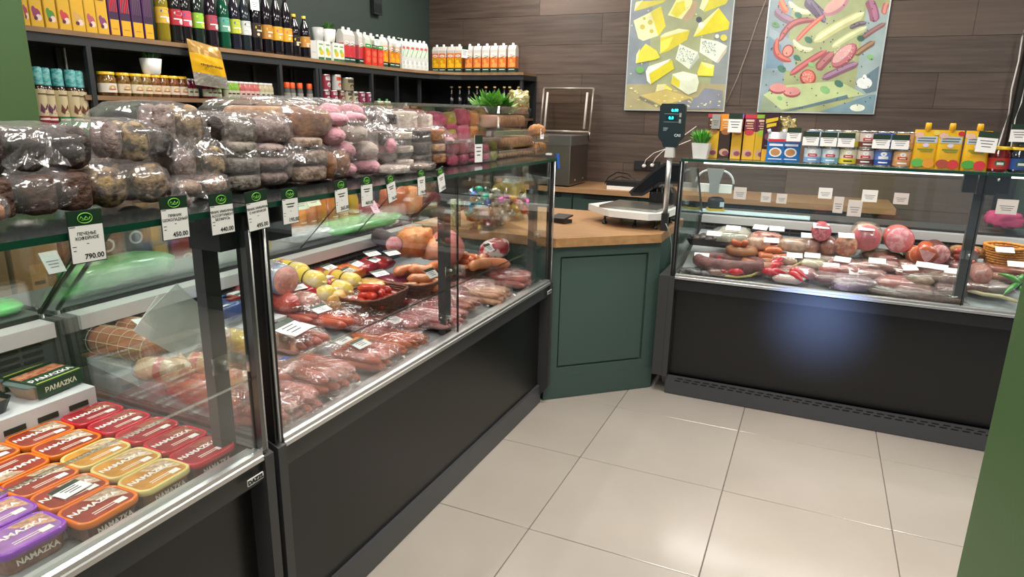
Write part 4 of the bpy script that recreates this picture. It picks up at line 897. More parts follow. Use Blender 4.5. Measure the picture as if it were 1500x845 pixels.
ptag(325, 313, ['ПРЯНИК ИМБИРНЫЙ', 'В АССОРТИМЕНТЕ', 'БЕЛАРУСЬ'], '440.00', 'price tag reading 440.00 over the front post', .058, .082)
ptag(377, 308, ['ПРЯНИК ИМБИРНЫЙ', 'С НАЧИНКОЙ'], '495.00', 'price tag reading 495.00 where the two cases meet', .060, .084, .05)
ptag(425, 302, [], '195.00', 'price tag reading 195.00 right of the case joint', .050, .080)
ptag(500, 287, [], '265.00', 'price tag hanging under the caramel gingerbreads', .050, .080, .05)
ptag(537, 280, [], '469.00', 'price tag hanging under the pink marshmallows', .050, .080)
ptag(573, 276, [], '76.00', 'tilted price tag under the dark marshmallows', .042, .076, .18)
ptag(617, 267, [], '196.00', 'price tag below the wafer blocks', .042, .076, .04)
ptag(646, 263, [], '118.00', 'strongly tilted price tag, last before the case corner', .042, .074, .24)
# ------------------------------------------------------------------ food inside the cases
SLL, SLR = .155, .235
def deckz(x, y):
    if y > 3.38 and x > -.67: return .626+SLR*(y-3.40)
    return .622+(SLL if y > 1.09 else 0)*(-x-1.15)
def Z(px_, py_, z):
    """point on the sloping display deck, z-.632 above it, along the sight line of a photo pixel"""
    if z > .86: return at(px_, py_, 2, z)
    d = _f + _r*((px_-750)/FPX) - _u*((py_-422.5)/FPX); h = z-.632
    if px_ > 985: k = (.626-SLR*3.40+h-CAM.z)/(d.z-SLR*d.y)
    else: k = (.622-SLL*1.15+h-CAM.z)/(d.z+SLL*d.x)
    return CAM+d*k
def SN(x, y, z): return Vector((x, y, deckz(x, y)+z-.632+.002))
DZL = .632
SM = {}
def smat(c, gloss=.3):
    r_, g_, b_ = (int(c[i:i+2], 16) for i in (0, 2, 4)); c = '%02x%02x%02x' % (min(255, int(r_*1.02)), int(g_*.90), int(b_*.86))
    return mat(c, gloss, n=(9, sh(c, .84)), coat=.25)
def saus_data(L_, r, c, bend=0., flat=1.):
    key = (round(L_, 3), round(r, 4), c, round(bend, 3), flat)
    if key not in SM:
        n = 7; pts = []; rad = []
        for i in range(n+1):
            u = i/n; pts.append((L_*(u-.5), bend*math.sin(math.pi*u), 0)); rad.append(r*(.99 if 0 < i < n else .55))
        pts = [(-L_/2-r*.35, pts[0][1]*1, 0)]+pts+[(L_/2+r*.35, pts[-1][1], 0)]; rad = [r*.12]+rad+[r*.12]
        b = MB(); b.tube(pts, rad, 10, flat=flat); o = b.build('sausage', smat(c) if isinstance(c, str) else c); SM[key] = o.data; bpy.data.objects.remove(o)
    return SM[key]
def pack(label, loc, L_, Wd, H_, c, n=4, layers=1, rz=0, name='sausage_pack', piece='sausage', bend=.004, film=None, tilt=0, cat='sausage pack', lab=None, r=None):
    t = thing(name, label, cat, loc, rz); t.rotation_euler = (0, tilt, rz)
    r = r or min(Wd/n/2*.98, H_/layers/2)
    for l_ in range(layers):
        for i in range(n):
            y = (i-(n-1)/2)*Wd/n + random.uniform(-.1, .1)*r
            o = link(piece, saus_data(L_*.86*random.choice((1, .95)), r, c, bend*random.choice((1, -1, .3))), t)
            o.location = (random.uniform(-.01, .01), y+(r*.5 if l_ % 2 else 0)*(1 if i < n-1 else -.5), r+.002+l_*r*1.62); o.rotation_euler = (random.uniform(0, 6), random.uniform(-.04, .04), random.uniform(-.10, .10))
    b = MB(); b.blob((0, 0, H_*.5), L_/2+.008, Wd/2+.008, H_/2+.006, e=3.2, amp=.09, fr=4.5, nu=30, nv=14, seed=random.randrange(99))
    b.v = [(x, y, max(z, .0006)) for x, y, z in b.v]
    # flat sealed seam at both ends
    for sx in (-1, 1):
        vs = []
        for j in range(3):
            for i in range(9): vs.append((sx*(L_/2-.004+j*.012), (i/8-.5)*Wd*.95, H_*.25*(1-j/3)+.004+.004*math.sin(i*2.3+j)))
        b.add(vs, [(j*9+i, j*9+i+1, (j+1)*9+i+1, (j+1)*9+i) for j in range(2) for i in range(8)], 0, True)
    b.build('film', film or FILMT, t)
    if lab:
        u, v, lw, lh, lc = lab[:5]; b = MB(); b.obox((u*L_, v*Wd, H_+.008), (lh/2, 0, 0), (0, lw/2, 0), (0, 0, .0006)); lb = b.build('label', mat(lc, .4), t)
        if len(lab) > 5:
            b = MB(); b.obox((u*L_-lh*.36, v*Wd, H_+.009), (lh*.14, 0, 0), (0, lw/2, 0), (0, 0, .0004)); b.build('label_band', mat(lab[5], .4), lb)
    return t
def card(label, loc, w_=.06, h_=.04, rz=0, pitch=.35, roll=0, green=True, blank=False):
    """price card lying on goods; faces up, tipped towards +X local"""
    t = thing('price_card', label, 'price card', loc, rz); t.rotation_euler = (roll, pitch, rz)
    b = MB(); b.box(-h_/2, h_/2, -w_/2, w_/2, 0, .0012); b.build('card', PAPER, t)
    if green: b = MB(); b.box(-h_/2, -h_/2+h_*.28, -w_/2, w_/2, .0012, .0018); b.build('green_header', DGREEN, t)
    if not blank:
        b = MB()
        for k in range(3): b.box(-h_*.12+k*h_*.17, -h_*.12+k*h_*.17+h_*.05, -w_*.3+k*.004, w_*.25, .0012, .0018)
        b.build('print', mat('55555a', .6), t)['kind'] = 'stuff'
    return t
def roll(label, loc, L_, r, m, rz=0, tilt=0, face=None, name='sausage_log', cat='sausage', film=False, bands=None, clip=True, taper=.7):
    """log lying on its side, axis local X, cut face or tied end at +X"""
    t = thing(name, label, cat, loc, rz); t.rotation_euler = (0, tilt, rz)
    b = MB(); pts = [(-L_/2, 0, r), (-L_/2+r*.3, 0, r), (-L_/2+r*.8, 0, r)]; rad = [r*.25, r*.8, r]
    if face: pts += [(L_/2-.002, 0, r), (L_/2, 0, r)]; rad += [r, r*.97]
    else: pts += [(L_/2-r*.8, 0, r), (L_/2-r*.3, 0, r), (L_/2, 0, r)]; rad += [r, r*.8, r*.25]
    b.tube(pts, rad, 22); b.build('casing', m, t)
    if face:
        b = MB(); b.tube([(L_/2+.0002, 0, r), (L_/2+.0015, 0, r)], [r*.93, r*.92], 22); b.build('cut_face', mat(face[0], .35, n=(70 if len(face) < 3 else face[2], face[1]), coat=.3, thr=(.45, .6)), t)
    elif clip:
        b = MB(); b.tube([(L_/2-.002, 0, r), (L_/2+.006, 0, r), (L_/2+.012, .002, r)], [r*.22, .004, r*.2], 8); b.build('clipped_end', m, t)
    if bands:
        for u, w_, c in bands: b = MB(); b.tube([(L_*(u-.5), 0, r), (L_*(u-.5)+w_, 0, r)], r*1.012, 22, cap=False); b.build('printed_band', mat(c, .35), t)
    if film:
        b = MB(); b.blob((0, 0, r), L_/2+.012, r*1.10, r*1.08, e=2.6, amp=.10, fr=5, nu=26, nv=14, seed=random.randrange(99)); b.v = [(x, y, max(z, .0005)) for x, y, z in b.v]; b.build('film', FILMT, t)
    return t
def basket(label, loc, w_, d_, h_, rz=0, c='5a3420', round_=False, c2='7a4a2c'):
    t = thing('wicker_basket', label, 'basket', loc, rz); m = mat(c, .6, n=(60, c2))
    k = 12; b = MB(); b.loft([(d_*.74, w_*.78, .03 if not round_ else d_*.36, 0), (d_*.80, w_*.82, .03 if not round_ else d_*.4, h_*.1)], k=5); b.build('base', m, t)
    nr = 8
    for j in range(nr):
        z = h_*(.06+.94*j/(nr-1)); f = .82+.18*(j/(nr-1)); ring = []
        hw, hd = w_/2*f, d_/2*f; N_ = 48
        for i in range(N_+1):
            a = 2*math.pi*i/N_; e_ = 2/(2.0 if round_ else 4.0); cx, sy = math.cos(a), math.sin(a)
            x = math.copysign(abs(cx)**e_, cx)*hd; y = math.copysign(abs(sy)**e_, sy)*hw
            o_ = .0022*(1 if (i+j) % 2 else -1); ring.append((x*(1+o_/hd), y*(1+o_/hw), z))
        b = MB(); b.tube(ring, h_/nr*.60 if j < nr-1 else h_/nr*.75, 5, cap=False); b.build('weave_ring' if j < nr-1 else 'rim', m, t)
    return t
def heap(base, n, rx, ry, z0, L_, r, c, label, group, rz=0, dz=None, name='sausage', spread=.8, along=None):
    z0 = SN(base[0], base[1], z0)[2]
    """individual loose sausages piled in layers"""
    i = 0; layer = 0; dz = dz or r*1.5; 
    ca, sa = math.cos(rz), math.sin(rz)
    while i < n:
        m_ = max(2, int(ry*2*(1-.18*layer)/(r*2.1))); cols = max(1, int(rx*2*(1-.12*layer)/(L_*.85)))
        for k in range(m_*cols):
            if i >= n: break
            u = ((k // m_)-(cols-1)/2)*L_*.92; v = ((k % m_)-(m_-1)/2)*r*2.15
            o = link(name, saus_data(L_*random.uniform(.9, 1.05), r*random.uniform(.93, 1.05), c, random.choice((.12, .2, .05))*L_), None)
            tag(o, f"{label}, {ORD[k % (m_*cols)]} in the {('bottom', 'second', 'third', 'fourth', 'fifth', 'sixth')[layer]} layer", 'sausage', group)
            o.location = (base[0]+u*ca-v*sa, base[1]+u*sa+v*ca, z0+r+layer*dz); o.rotation_euler = (0, random.uniform(-.12, .12), rz+(along or 0)+random.uniform(-.3, .3)*spread)
            i += 1
        layer += 1
def net(parent, L_, r, n=6, m=None):
    b = MB()
    for i in range(n): x = L_*(-.42+.84*i/(n-1)); b.tube([(x, r*1.02*math.cos(a*math.pi/8), r+r*1.02*math.sin(a*math.pi/8)) for a in range(17)], .0011, 4, cap=False)
    for a in range(5):
        th = .3+a*.65; b.tube([(L_*(-.45+.9*i/8), r*1.02*math.cos(th), r+r*1.02*math.sin(th)) for i in range(9)], .0011, 4, cap=False)
    o = b.build('string_net', m or mat('d8c0a0', .7), parent); o['kind'] = 'stuff'
# -- nearest case: the lidded tubs of spread
def spread(c, c2, body='6a3a2c', art='a8402c', art2='d8b89a', side='e8dcd0'):
    t = thing('spread_tub', '', 'tub', (-5, 0, -3)); lw, ld, zt = .096, .126, .048      # long axis along local X
    b = MB(); b.loft([(ld*.84, lw*.82, .02, 0), (ld*.86, lw*.84, .02, .004), (ld*.94, lw*.93, .022, zt-.008)], sm=False, k=5); b.build('tub', mat(body, .18, n=(35, sh(body, 1.25) if int(body[:2], 16) < 190 else body), coat=.4), t)
    b = MB(); b.loft([(ld, lw, .024, zt-.012), (ld*1.015, lw*1.02, .025, zt-.010), (ld*1.01, lw*1.01, .025, zt-.001), (ld*.985, lw*.97, .023, zt+.0015), (ld*.92, lw*.89, .019, zt+.0015), (ld*.90, lw*.87, .018, zt-.0005)], sm=True, k=6); b.build('lid', mat(c, .22, coat=.3), t)
    b = MB(); b.loft([(ld*.89, lw*.86, .018, zt-.0006), (ld*.89, lw*.86, .018, zt+.0003)], k=5); b.build('lid_label', mat(art, .3, n=(20, sh(art, .8))), t)
    b = MB(); b.add([(ld*.43, lw*.40, zt+.0006), (-ld*.05, lw*.40, zt+.0006), (ld*.10, lw*.05, zt+.0006), (ld*.28, -lw*.06, zt+.0006), (ld*.43, -.02, zt+.0006)], [(0, 1, 2, 3, 4)]); b.build('serving_picture', mat(art2, .4, n=(90, sh(art2, .72))), t)
    b = MB()
    for k in range(2): b.box(-ld*.22, ld*.22-.01*k, -lw*.22-.007*k, -lw*.22-.007*k+.0026, zt+.0004, zt+.0008)
    b.build('print', mat(side, .5), t)['kind'] = 'stuff'
    return t
def tubs():
    kinds = {'orange': spread('f07a1a', 0, '6a4034', 'a03a2c'), 'red': spread('cf1f38', 0, '6a2a2a', 'a31f2b', 'b8604a'), 'yellow': spread('ecd68a', 0, '9a6a4a', 'd9963c', 'e8c8a0'), 'purple': spread('9a48c8', 0, '8a5a4a', 'b07ac0', 'e0a888')}
    for k, t in kinds.items():
        text('NAMAZKA', .021, mat('f4eee8', .4), (-.004, .008, .0488), (1, .0, 0), (0, 1, 0), t, name='lid_lettering', ext=.0002, bold=.0006)
        text('NAMAZKA', .0155, mat('e8dccc', .4), (0, -.0455, .021), (1, 0, 0), (0, .25, 1), t, name='side_lettering', ext=.0003, bold=.0004)
        b = MB(); b.box(.018, .040, -.034, -.018, .0485, .0489); b.build('white_patch', mat('efe9e2', .5), t)
    L = [('orange', -1.745, 1.0, 'orange-lidded spread tub beside the raised ledge, back row'), ('orange', -1.63, .873, 'orange-lidded spread tub, middle row, second in from the ledge'), ('orange', -1.735, .873, 'orange-lidded spread tub, middle row, touching the ledge'), ('orange', -1.53, .873, 'orange-lidded spread tub, middle row, next to the yellow lids'),
         ('orange', -1.63, .745, 'orange-lidded spread tub at the left, partly cut by the frame'), ('orange', -1.522, .745, 'orange-lidded spread tub lying turned round, front row'), ('orange', -1.42, .745, 'orange-lidded spread tub in front of the first yellow lid'),
         ('orange', -1.32, .745, 'orange-lidded spread tub with a price card on it'), ('orange', -1.222, .738, 'orange-lidded spread tub standing nearest the front glass'),
         ('red', -1.628, 1.003, 'red-lidded spread tub, first from the ledge'), ('red', -1.525, 1.003, 'red-lidded spread tub, second from the ledge'), ('red', -1.422, 1.003, 'red-lidded spread tub, middle of the red row'), ('red', -1.32, 1.0, 'red-lidded spread tub, next to last before the glass'), ('red', -1.218, .988, 'red-lidded spread tub closest to the front glass'),
         ('yellow', -1.425, .873, 'pale yellow lidded spread tub, first of three from the orange ones'), ('yellow', -1.322, .873, 'pale yellow lidded spread tub, middle of three'), ('yellow', -1.222, .865, 'pale yellow lidded spread tub closest to the front glass'),
         ('purple', -1.42, .618, 'purple-lidded spread tub at the left edge of the frame'), ('purple', -1.318, .615, 'purple-lidded spread tub, upper of the two whole ones'), ('purple', -1.215, .605, 'purple-lidded spread tub nearest the bottom left corner')]
    done = set()
    for k, x, y, lb in L:
        if k == 'purple': x += -.045; y += .01
        rz = math.pi/2+random.uniform(-.03, .03)+(math.pi if 'turned round' in lb else 0); z = .6250; x -= .012
        if k in done: copy_tree(kinds[k], (x, y, z), rz, lb)
        else: done.add(k); kinds[k].location = (x, y, z); kinds[k].rotation_euler = (0, 0, rz); kinds[k]['label'] = lb
    card('white price card with green edge lying on an orange-lidded tub', (-1.332, .745, .676), .062, .05, .1, .0)
tubs()
t = thing('pate_tray', 'dark green foil tray of spread on the raised ledge, front one', 'tray', (-1.78, .975, .7205), math.pi/2+.12)
def ramazka(t):
    b = MB(); b.loft([(.115, .075, .015, 0), (.14, .095, .02, .036)], k=4); b.build('tray', mat('b09078', .4), t)
    b = MB(); b.loft([(.15, .104, .018, .036), (.15, .104, .018, .040)], k=4); b.build('film_lid', mat('7a8a84', .25, .3), t)
    b = MB(); b.box(-.056, .074, -.053, .053, .0405, .0425); b.box(-.056, .07, -.054, -.051, .004, .0425); b.build('sleeve', mat('1f3a26', .4), t)
    b = MB(); b.box(-.05, .07, .008, .050, .0426, .0432); b.build('sleeve_picture', mat('9a4a34', .4, n=(60, 'c8906a')), t)
    b = MB(); b.box(-.05, .07, -.047, -.043, .0426, .0432); b.build('yellow_line', mat('b8c84a', .4), t)
    text('РАМАZКА', .024, WHT, (.008, -.022, .0436), (1, 0, 0), (0, 1, 0), t, ext=.0002, bold=.0006)
    text('РАМАZКА', .018, mat('e0d8b8', .5), (.006, -.0546, .022), (1, 0, 0), (0, 0, 1), t, name='side_lettering', ext=.0003, bold=.0004)
ramazka(t); copy_tree(t, (-1.90, .965, .7205), math.pi/2+.12, 'dark green foil tray of spread on the raised ledge, rear one')
o = thing('dark_tray', 'plain dark tray at the left edge on the raised ledge', 'tray', (-1.76, .80, .7205), 1.7); b = MB(); b.loft([(.11, .075, .015, 0), (.14, .095, .02, .036)], k=4, cap=(True, False)); b.build('tray', BLK, o); b = MB(); b.loft([(.128, .084, .015, .022), (.128, .084, .015, .026)], k=4); b.build('spread', mat('6a5a48', .5), o)
def slab(label, loc, w_, d_, h_, m, name='bag_pack', cat='bag', rz=0, e=3.0, amp=.12, bands=()):
    t = thing(name, label, cat, loc, rz); b = MB(); b.blob((0, 0, h_/2), d_/2, w_/2, h_/2, e=e, amp=amp, fr=3.2, nu=26, nv=14, seed=random.randrange(99)); b.v = [(x, y, max(z, .0005)) for x, y, z in b.v]; b.build('body', m, t)
    for (x0, x1, y0, y1, c) in bands: b = MB(); b.box(x0, x1, y0, y1, h_*.93, h_*.99+.003); b.build('printed_patch', mat(c, .4), t)
    return t
BG = mat('2fae3e', .25, n=(8, '1f8a34'), bump=(18, .6), coat=.4)
slab('bright green plastic pack on the black ledge at the left edge of the frame', Vector((-2.02, .98, .882)), .20, .13, .035, BG)
slab('long green printed bag lying behind the glass above the netted sausage logs', Vector((-2.06, 1.42, .882)), .36, .18, .085, mat('2f7a46', .3, n=(9, '7aa070'), bump=(16, .8), coat=.4))
slab('bright green bag lying on the ledge behind the case, in the middle', Z(530, 330, .90)+Vector((-.03, 0, -.018)), .62, .22, .05, BG, amp=.2)
slab('clear crumpled bag beside the bright green bag', Z(455, 345, .90)+Vector((-.03, 0, -.018)), .30, .2, .05, mat('a9aeb0', .15, n=(10, '7a8288'), bump=(16, 1)), amp=.25)
# -- long case: back row
CAS = mat('b06a44', .35, n=(12, '98532f'), coat=.3)
for i, (px_, py_, z_, lb) in enumerate(((128, 504, .70, 'netted brown sausage log at the far left, front one of three'), (168, 478, .712, 'netted brown sausage log, middle one of three'), (200, 500, .70, 'netted brown sausage log with rounded end, right of the other two'))):
    p = Z(px_+[8, 0, -8][i], py_, z_+.03); o = roll(lb, SN(p[0], p[1], .7155), .25, .043, CAS, rz=.25+math.pi/2*0, clip=False)
    o.location = ((-1.745, 1.190, .744), (-1.79, 1.278, .744), (-1.745, 1.365, .744))[i]; o.rotation_euler = (0, 0, .06); net(o, .25, .043)
card('blank cream card lying on the netted sausage logs', (-1.735, 1.245, .836), .10, .04, 1.2, .05, green=False, blank=True)
o = slab('blue and orange printed sausage pack behind the netted logs', (-1.77, 1.52, .744), .20, .16, .085, mat('2c4a8a', .3, n=(16, '20253a'), coat=.4), 'sausage_pack', 'pack', bands=((-.02, .05, -.07, -.01, 'd88a3a'), (-.04, .03, .0, .06, '2a58b0'), (.0, .05, .03, .08, '8a2f2a')))
o = slab('dark printed sausage pack with white lettering patches', (-1.77, 1.66, .744), .14, .16, .08, mat('26262c', .3, n=(20, '8a3a34'), coat=.4), 'sausage_pack', 'pack', bands=((-.03, .02, -.05, .0, 'e0e0e0'), (.02, .06, .0, .04, 'd8d8d8')))
roll('film-wrapped ham log with a pale pink cut end behind the blank cards', (-1.76, 1.78, .80), .18, .055, mat('b8b4b0', .2, n=(12, '6a7a9a')), rz=-.2, face=('d8a090', 'c88a7c'), film=True, name='ham_log', cat='ham')
for i, (y, c, lb) in enumerate(((1.90, 'c42430', 'glossy red sausage pack next to the front post'), (2.00, 'b81f2c', 'glossy red pack with white emblem seen between the posts'))):
    slab(lb, (-1.72, y, .735), .10, .17, .08, mat(c, .25, n=(14, sh(c, .8)), coat=.4), 'sausage_pack', 'pack', bands=((.02, .05, -.02, .02, 'e8d8d8'),))
slab('orange and yellow cheese pack behind the blank cards', (-1.62, 1.93, .70), .10, .12, .09, mat('d9953a', .3, n=(14, 'e0b870')), 'cheese_pack', 'pack', bands=((-.02, .02, -.03, .03, 'd8dce8'),))
# blank white diamond-shaped cards leaning towards the glass
for i, (px_, py_, rl, lb, s_) in enumerate(((266, 470, .62, 'large blank white card standing on its corner behind the glass', .10), (246, 478, .8, 'second blank card behind the large one, just showing at its left', .085))):
    p = at(px_, py_, 0, -1.46-.02*i); t = thing('blank_card', lb, 'card', p, .0)
    b = MB(); z_ = Vector((1, -.25, .15)).normalized(); x_ = Vector((0, 0, 1)).cross(z_).normalized(); y_ = z_.cross(x_); R3 = Matrix.Rotation(rl, 3, z_); x_ = R3 @ x_; y_ = R3 @ y_
    b.obox((0, 0, 0), x_*s_*.62, y_*s_*.78, z_*.0007); b.build('card', mat('e0e2d8', .5), t)
CR = mat('d9b98a', .35, n=(20, 'c8a070'), coat=.2)
for i, (px_, py_, lb) in enumerate(((240, 548, 'cream sausage roll with a red band in clear film, left of the pair'), (292, 540, 'cream sausage roll with a red band in clear film, right of the pair'))):
    p = Z(px_, py_, .69); roll(lb, SN(p[0], p[1], .67), .15, .032, CR, rz=.35, bands=((.42, .022, 'c8402c'),), film=True)
p = Z(302, 492, .73); roll('white and red printed sausage roll beside the front post', SN(p[0], p[1], .70), .13, .034, mat('d8ccb0', .3, n=(25, 'b84038')), rz=.2, film=True)
# front packs, from near to far (centre pixel, label, colour, n, layers, L, W, H)
FR = [(225, 596, 'clear pack of pink sausages nearest the red-lidded tubs', 'cf6a58', 5, 2, .24, .17, .07, 0), (310, 590, 'clear pack of pink sausages behind the front post', 'cf6a54', 5, 2, .24, .16, .07, 0),
      (352, 640, 'clear pack of sausages low beside the case joint', 'd0705a', 4, 2, .16, .13, .07, 0), (425, 590, 'clear pack of pink sausages at the near end of the long case', 'cc6c58', 4, 2, .17, .15, .07, .1),
      (462, 548, 'clear pack of plump sausages with a white glare, near the rail', 'cc6e5a', 4, 2, .24, .16, .07, .1), (545, 522, 'clear pack of sausages with an orange sticker', 'd0745c', 5, 2, .22, .16, .06, 0),
      (575, 492, 'clear pack of orange frankfurters in two layers', 'e0844a', 7, 2, .27, .15, .055, 0), (640, 462, 'clear pack of marbled pink bacon strips behind the middle post', 'c8505c', 6, 2, .26, .17, .07, 0),
      (665, 440, 'clear pack of chicken wings and skin pieces right of the middle post', 'c9876a', 6, 2, .22, .15, .07, 0), (715, 428, 'clear pack of pale brown poultry pieces by the rail', 'c98a68', 6, 2, .22, .17, .075, 0), (752, 408, 'last clear pack of pink poultry by the far end', 'cf6e62', 5, 2, .24, .18, .075, 0)]
for i, (px_, py_, lb, c, n, ly, L_, W_2, H_, ti) in enumerate(FR):
    p = Z(px_, py_, .67); x = min(p[0], -1.165-L_/2)
    if i == 8 or i == 10: mc = mat(c, .3, n=(30, 'a85a50'), bump=(30, .8), coat=.3)
    elif i == 7: mc = mat(c, .3, n=(24, 'e0a8a0'), stretch=(.4, 2, 2), coat=.3)
    elif i == 9: mc = mat(c, .3, n=(26, 'e0b08a'), bump=(30, .8), coat=.3)
    else: mc = c
    lab = None
    if i == 5: lab = (-.15, .1, .07, .05, 'e88a1c')
    if i == 4: lab = (-.38, -.2, .03, .02, '2a4a9a')
    pack(lb, SN(x, max(p[1], 1.15+W_2/2), DZL), L_, W_2, H_, mc, n, ly, random.uniform(-.12, .12), lab=lab, piece='sausage' if i < 7 else 'meat_piece', r=.019 if i == 4 else None)
MID = [(398, 540, 'clear pack of pink sausages just inside the case joint', 'c4705c', 4, .18, .14, .05, None), (520, 458, 'clear pack of orange sausages behind the first basket side', 'cf7a58', 5, .20, .14, .05, None), (545, 470, 'clear pack of marbled red slices in the second row', 'b8505a', 5, .22, .13, .05, None), (505, 440, 'clear bag of pinkish sausage slices left of the nearest basket', 'c08078', 4, .16, .15, .06, None), (690, 412, 'clear pack of pink slices in front of the farthest basket', 'c4807a', 5, .20, .15, .05, None), (650, 424, 'clear pack of red and white bacon between the baskets and the rail', 'c4585c', 5, .20, .14, .045, None), (440, 452, 'clear pack of pinkish sausages beside the printed rolls', 'bf6a58', 5, .20, .14, .06, None), (735, 396, 'clear pack of pale pink sausages near the far corner', 'c88a7c', 5, .2, .15, .06, None), (432, 492, 'clear pack of thin pink sausages under a large white and magenta label', 'cc6450', 5, .20, .16, .055, (0, 0, .10, .10, 'f0e8e8', 'c41f5c')), (490, 462, 'clear pack of thick orange sausages with curled ends', 'd8704a', 4, .20, .14, .07, None),
       (585, 462, 'clear pack of marbled crimson meat behind the frankfurters', 'b84a54', 5, .24, .16, .04, None), (625, 437, 'clear pack of coral red sausages below the baskets', 'd05a4c', 5, .24, .16, .045, None), (455, 398, 'flat clear pack of pale pink slices in the middle of the case', 'c89a90', 4, .26, .20, .035, None)]
for px_, py_, lb, c, n, L_, W_2, H_, lab in MID:
    p = Z(px_, py_, .675); mc = mat(c, .3, n=(20, 'dc9a94'), stretch=(.5, 2, 2), coat=.3) if 'crimson' in lb or 'slices' in lb else c
    pack(lb, SN(p[0], p[1], DZL+.008), L_, W_2, H_, mc, n, 1, random.uniform(-.15, .15), lab=lab)
# yellow and red printed rolls
YM = mat('dcc050', .3, n=(9, 'd8c9a0'), coat=.3, thr=(.5, .56)); RM = mat('c4303a', .3, n=(10, 'e0705a'), coat=.3)
for i, (px_, py_, z0) in enumerate(((408, 408, .66), (424, 398, .70), (447, 410, .70), (462, 430, .66), (486, 424, .66), (500, 412, .66))):
    p = Z(px_, py_, z0+.035); roll(f'yellow and cream printed sausage roll, {ORD[i]} from the case joint', SN(p[0], p[1], z0), .20, .039, YM, rz=-.15, bands=((.30, .012, 'c8505a'), (.62, .008, '5a4a2a')), name='sausage_roll')
for i, (px_, py_, m_, lb) in enumerate(((412, 440, RM, 'red and orange printed sausage roll by the case joint'), (442, 440, mat('d0b0a0', .3, n=(30, 'c07a70')), 'whitish netted sausage roll beside the red one'), (356, 428, RM, 'red printed sausage roll seen through the case joint'), (352, 500, mat('d8b83a', .35), 'yellow roll seen low through the case joint'), (356, 560, mat('c8785c', .35, n=(14, 'e0a890')), 'pink sausage roll low behind the case joint'))):
    p = Z(px_, py_, .70); roll(lb, SN(p[0], p[1], .658), .15, .037, m_, rz=-.1, name='sausage_roll', film=True)
# small packs at the back of the long case
for i, (px_, py_, c, c2, w_, lb) in enumerate(((478, 382, 'b8242c', 'd8862c', .12, 'small red and orange pack at the back rim, first of the row'), (508, 378, 'c8401f', 'e0a030', .12, 'small orange and red pack at the back rim, second of the row'), (528, 372, '8a1f2c', 'a82c38', .13, 'small dark red pack at the back rim'), (552, 366, 'a82a2c', 'd04038', .12, 'small bright red pack behind the white cards'), (572, 392, '6a1a2a', '8a2a3a', .13, 'dark burgundy sausage pack behind the basket'), (540, 398, 'c89a4a', 'd8b878', .10, 'golden pack with white lid above the first basket'))):
    p = Z(px_, py_, .75); slab(lb, SN(p[0], p[1], .66), w_, .15, .055, mat(c, .3, n=(18, c2), coat=.4), 'small_pack', 'pack')
# three wicker baskets of sausages
p = Z(548, 436, .70); zb = .662; B1 = (p[0], p[1]); basket('wicker basket of red smoked sausages, nearest of the three', SN(p[0], p[1], zb), .27, .19, .06, .0)
heap(B1, 15, .075, .105, zb+.014, .085, .017, 'd2452f', 'red smoked sausage in the nearest basket', 'red sausages in the nearest basket', rz=.1)
p = Z(618, 415, .70); B2 = (p[0], p[1]); basket('wicker basket of beige bratwurst, middle of the three', SN(p[0], p[1], zb), .26, .19, .06, .0)
heap(B2, 12, .08, .10, zb+.014, .09, .021, 'd69a66', 'beige bratwurst in the middle basket', 'beige sausages in the middle basket', rz=.3)
p = Z(682, 388, .70); B3 = (p[0], p[1]); basket('wicker basket of pale orange sausages, farthest of the three', SN(p[0], p[1], zb), .28, .19, .05, .0)
heap(B3, 12, .08, .10, zb+.014, .09, .020, 'dd8e5c', 'pale orange sausage in the farthest basket', 'orange sausages in the farthest basket', rz=-.2)
for i, (px_, py_, rz, c, lb) in enumerate(((600, 392, 1.3, 'd08a58', 'curved beige sausage lying behind the middle basket, left'), (640, 388, 1.7, 'de9058', 'long orange sausage bridging the baskets behind the middle post'), (716, 374, 1.5, 'dba06e', 'thick pale sausage at the right of the farthest basket, upper'), (705, 384, 1.4, 'dba06e', 'thick pale sausage at the right of the farthest basket, lower'), (722, 382, .6, 'd8946a', 'plump bent sausage at the far right of the heap'))):
    p = Z(px_, py_, .76); o = tag(link('sausage', saus_data(.15, .024, c, .022)), lb, 'sausage'); o.location = SN(p[0], p[1], .745); o.rotation_euler = (0, .05, rz)
roll('dark cased sausage with pink cut face at the back rim', Z(570, 352, .80)+Vector((-.02, 0, -.04)), .24, .040, mat('2c2222', .5, n=(14, '3a2c2a')), rz=.25-.9, face=('d89a98', 'c88080'))
slab('lumpy orange smoked meat joint beside the dark sausage', Z(608, 356, .80)+Vector((0, 0, -.06)), .20, .13, .13, mat('d08a48', .5, n=(14, 'b86a30'), bump=(20, 1)), 'smoked_meat', 'meat', amp=.25)
slab('second orange smoked meat piece with pink end behind the middle post', Z(638, 364, .78)+Vector((0, 0, -.05)), .15, .12, .10, mat('d8905a', .5, n=(14, 'dca08a'), bump=(20, .8)), 'smoked_meat', 'meat', amp=.2)
roll('large oval cut ham standing with its pink face to the glass', Z(670, 366, .78)+Vector((-.06, .0, -.06)), .16, .075, mat('c07a70', .4), rz=-.9, face=('d98c88', 'cf807c'), name='ham_log', cat='ham')
o = slab('red and white patterned sausage bundle at the far corner of the case', Z(722, 364, .78)+Vector((0, .02, -.05)), .20, .11, .09, mat('b3202e', .35, n=(22, 'e8dcd8'), coat=.3, thr=(.50, .56)), 'sausage_bundle', 'sausage', amp=.08)
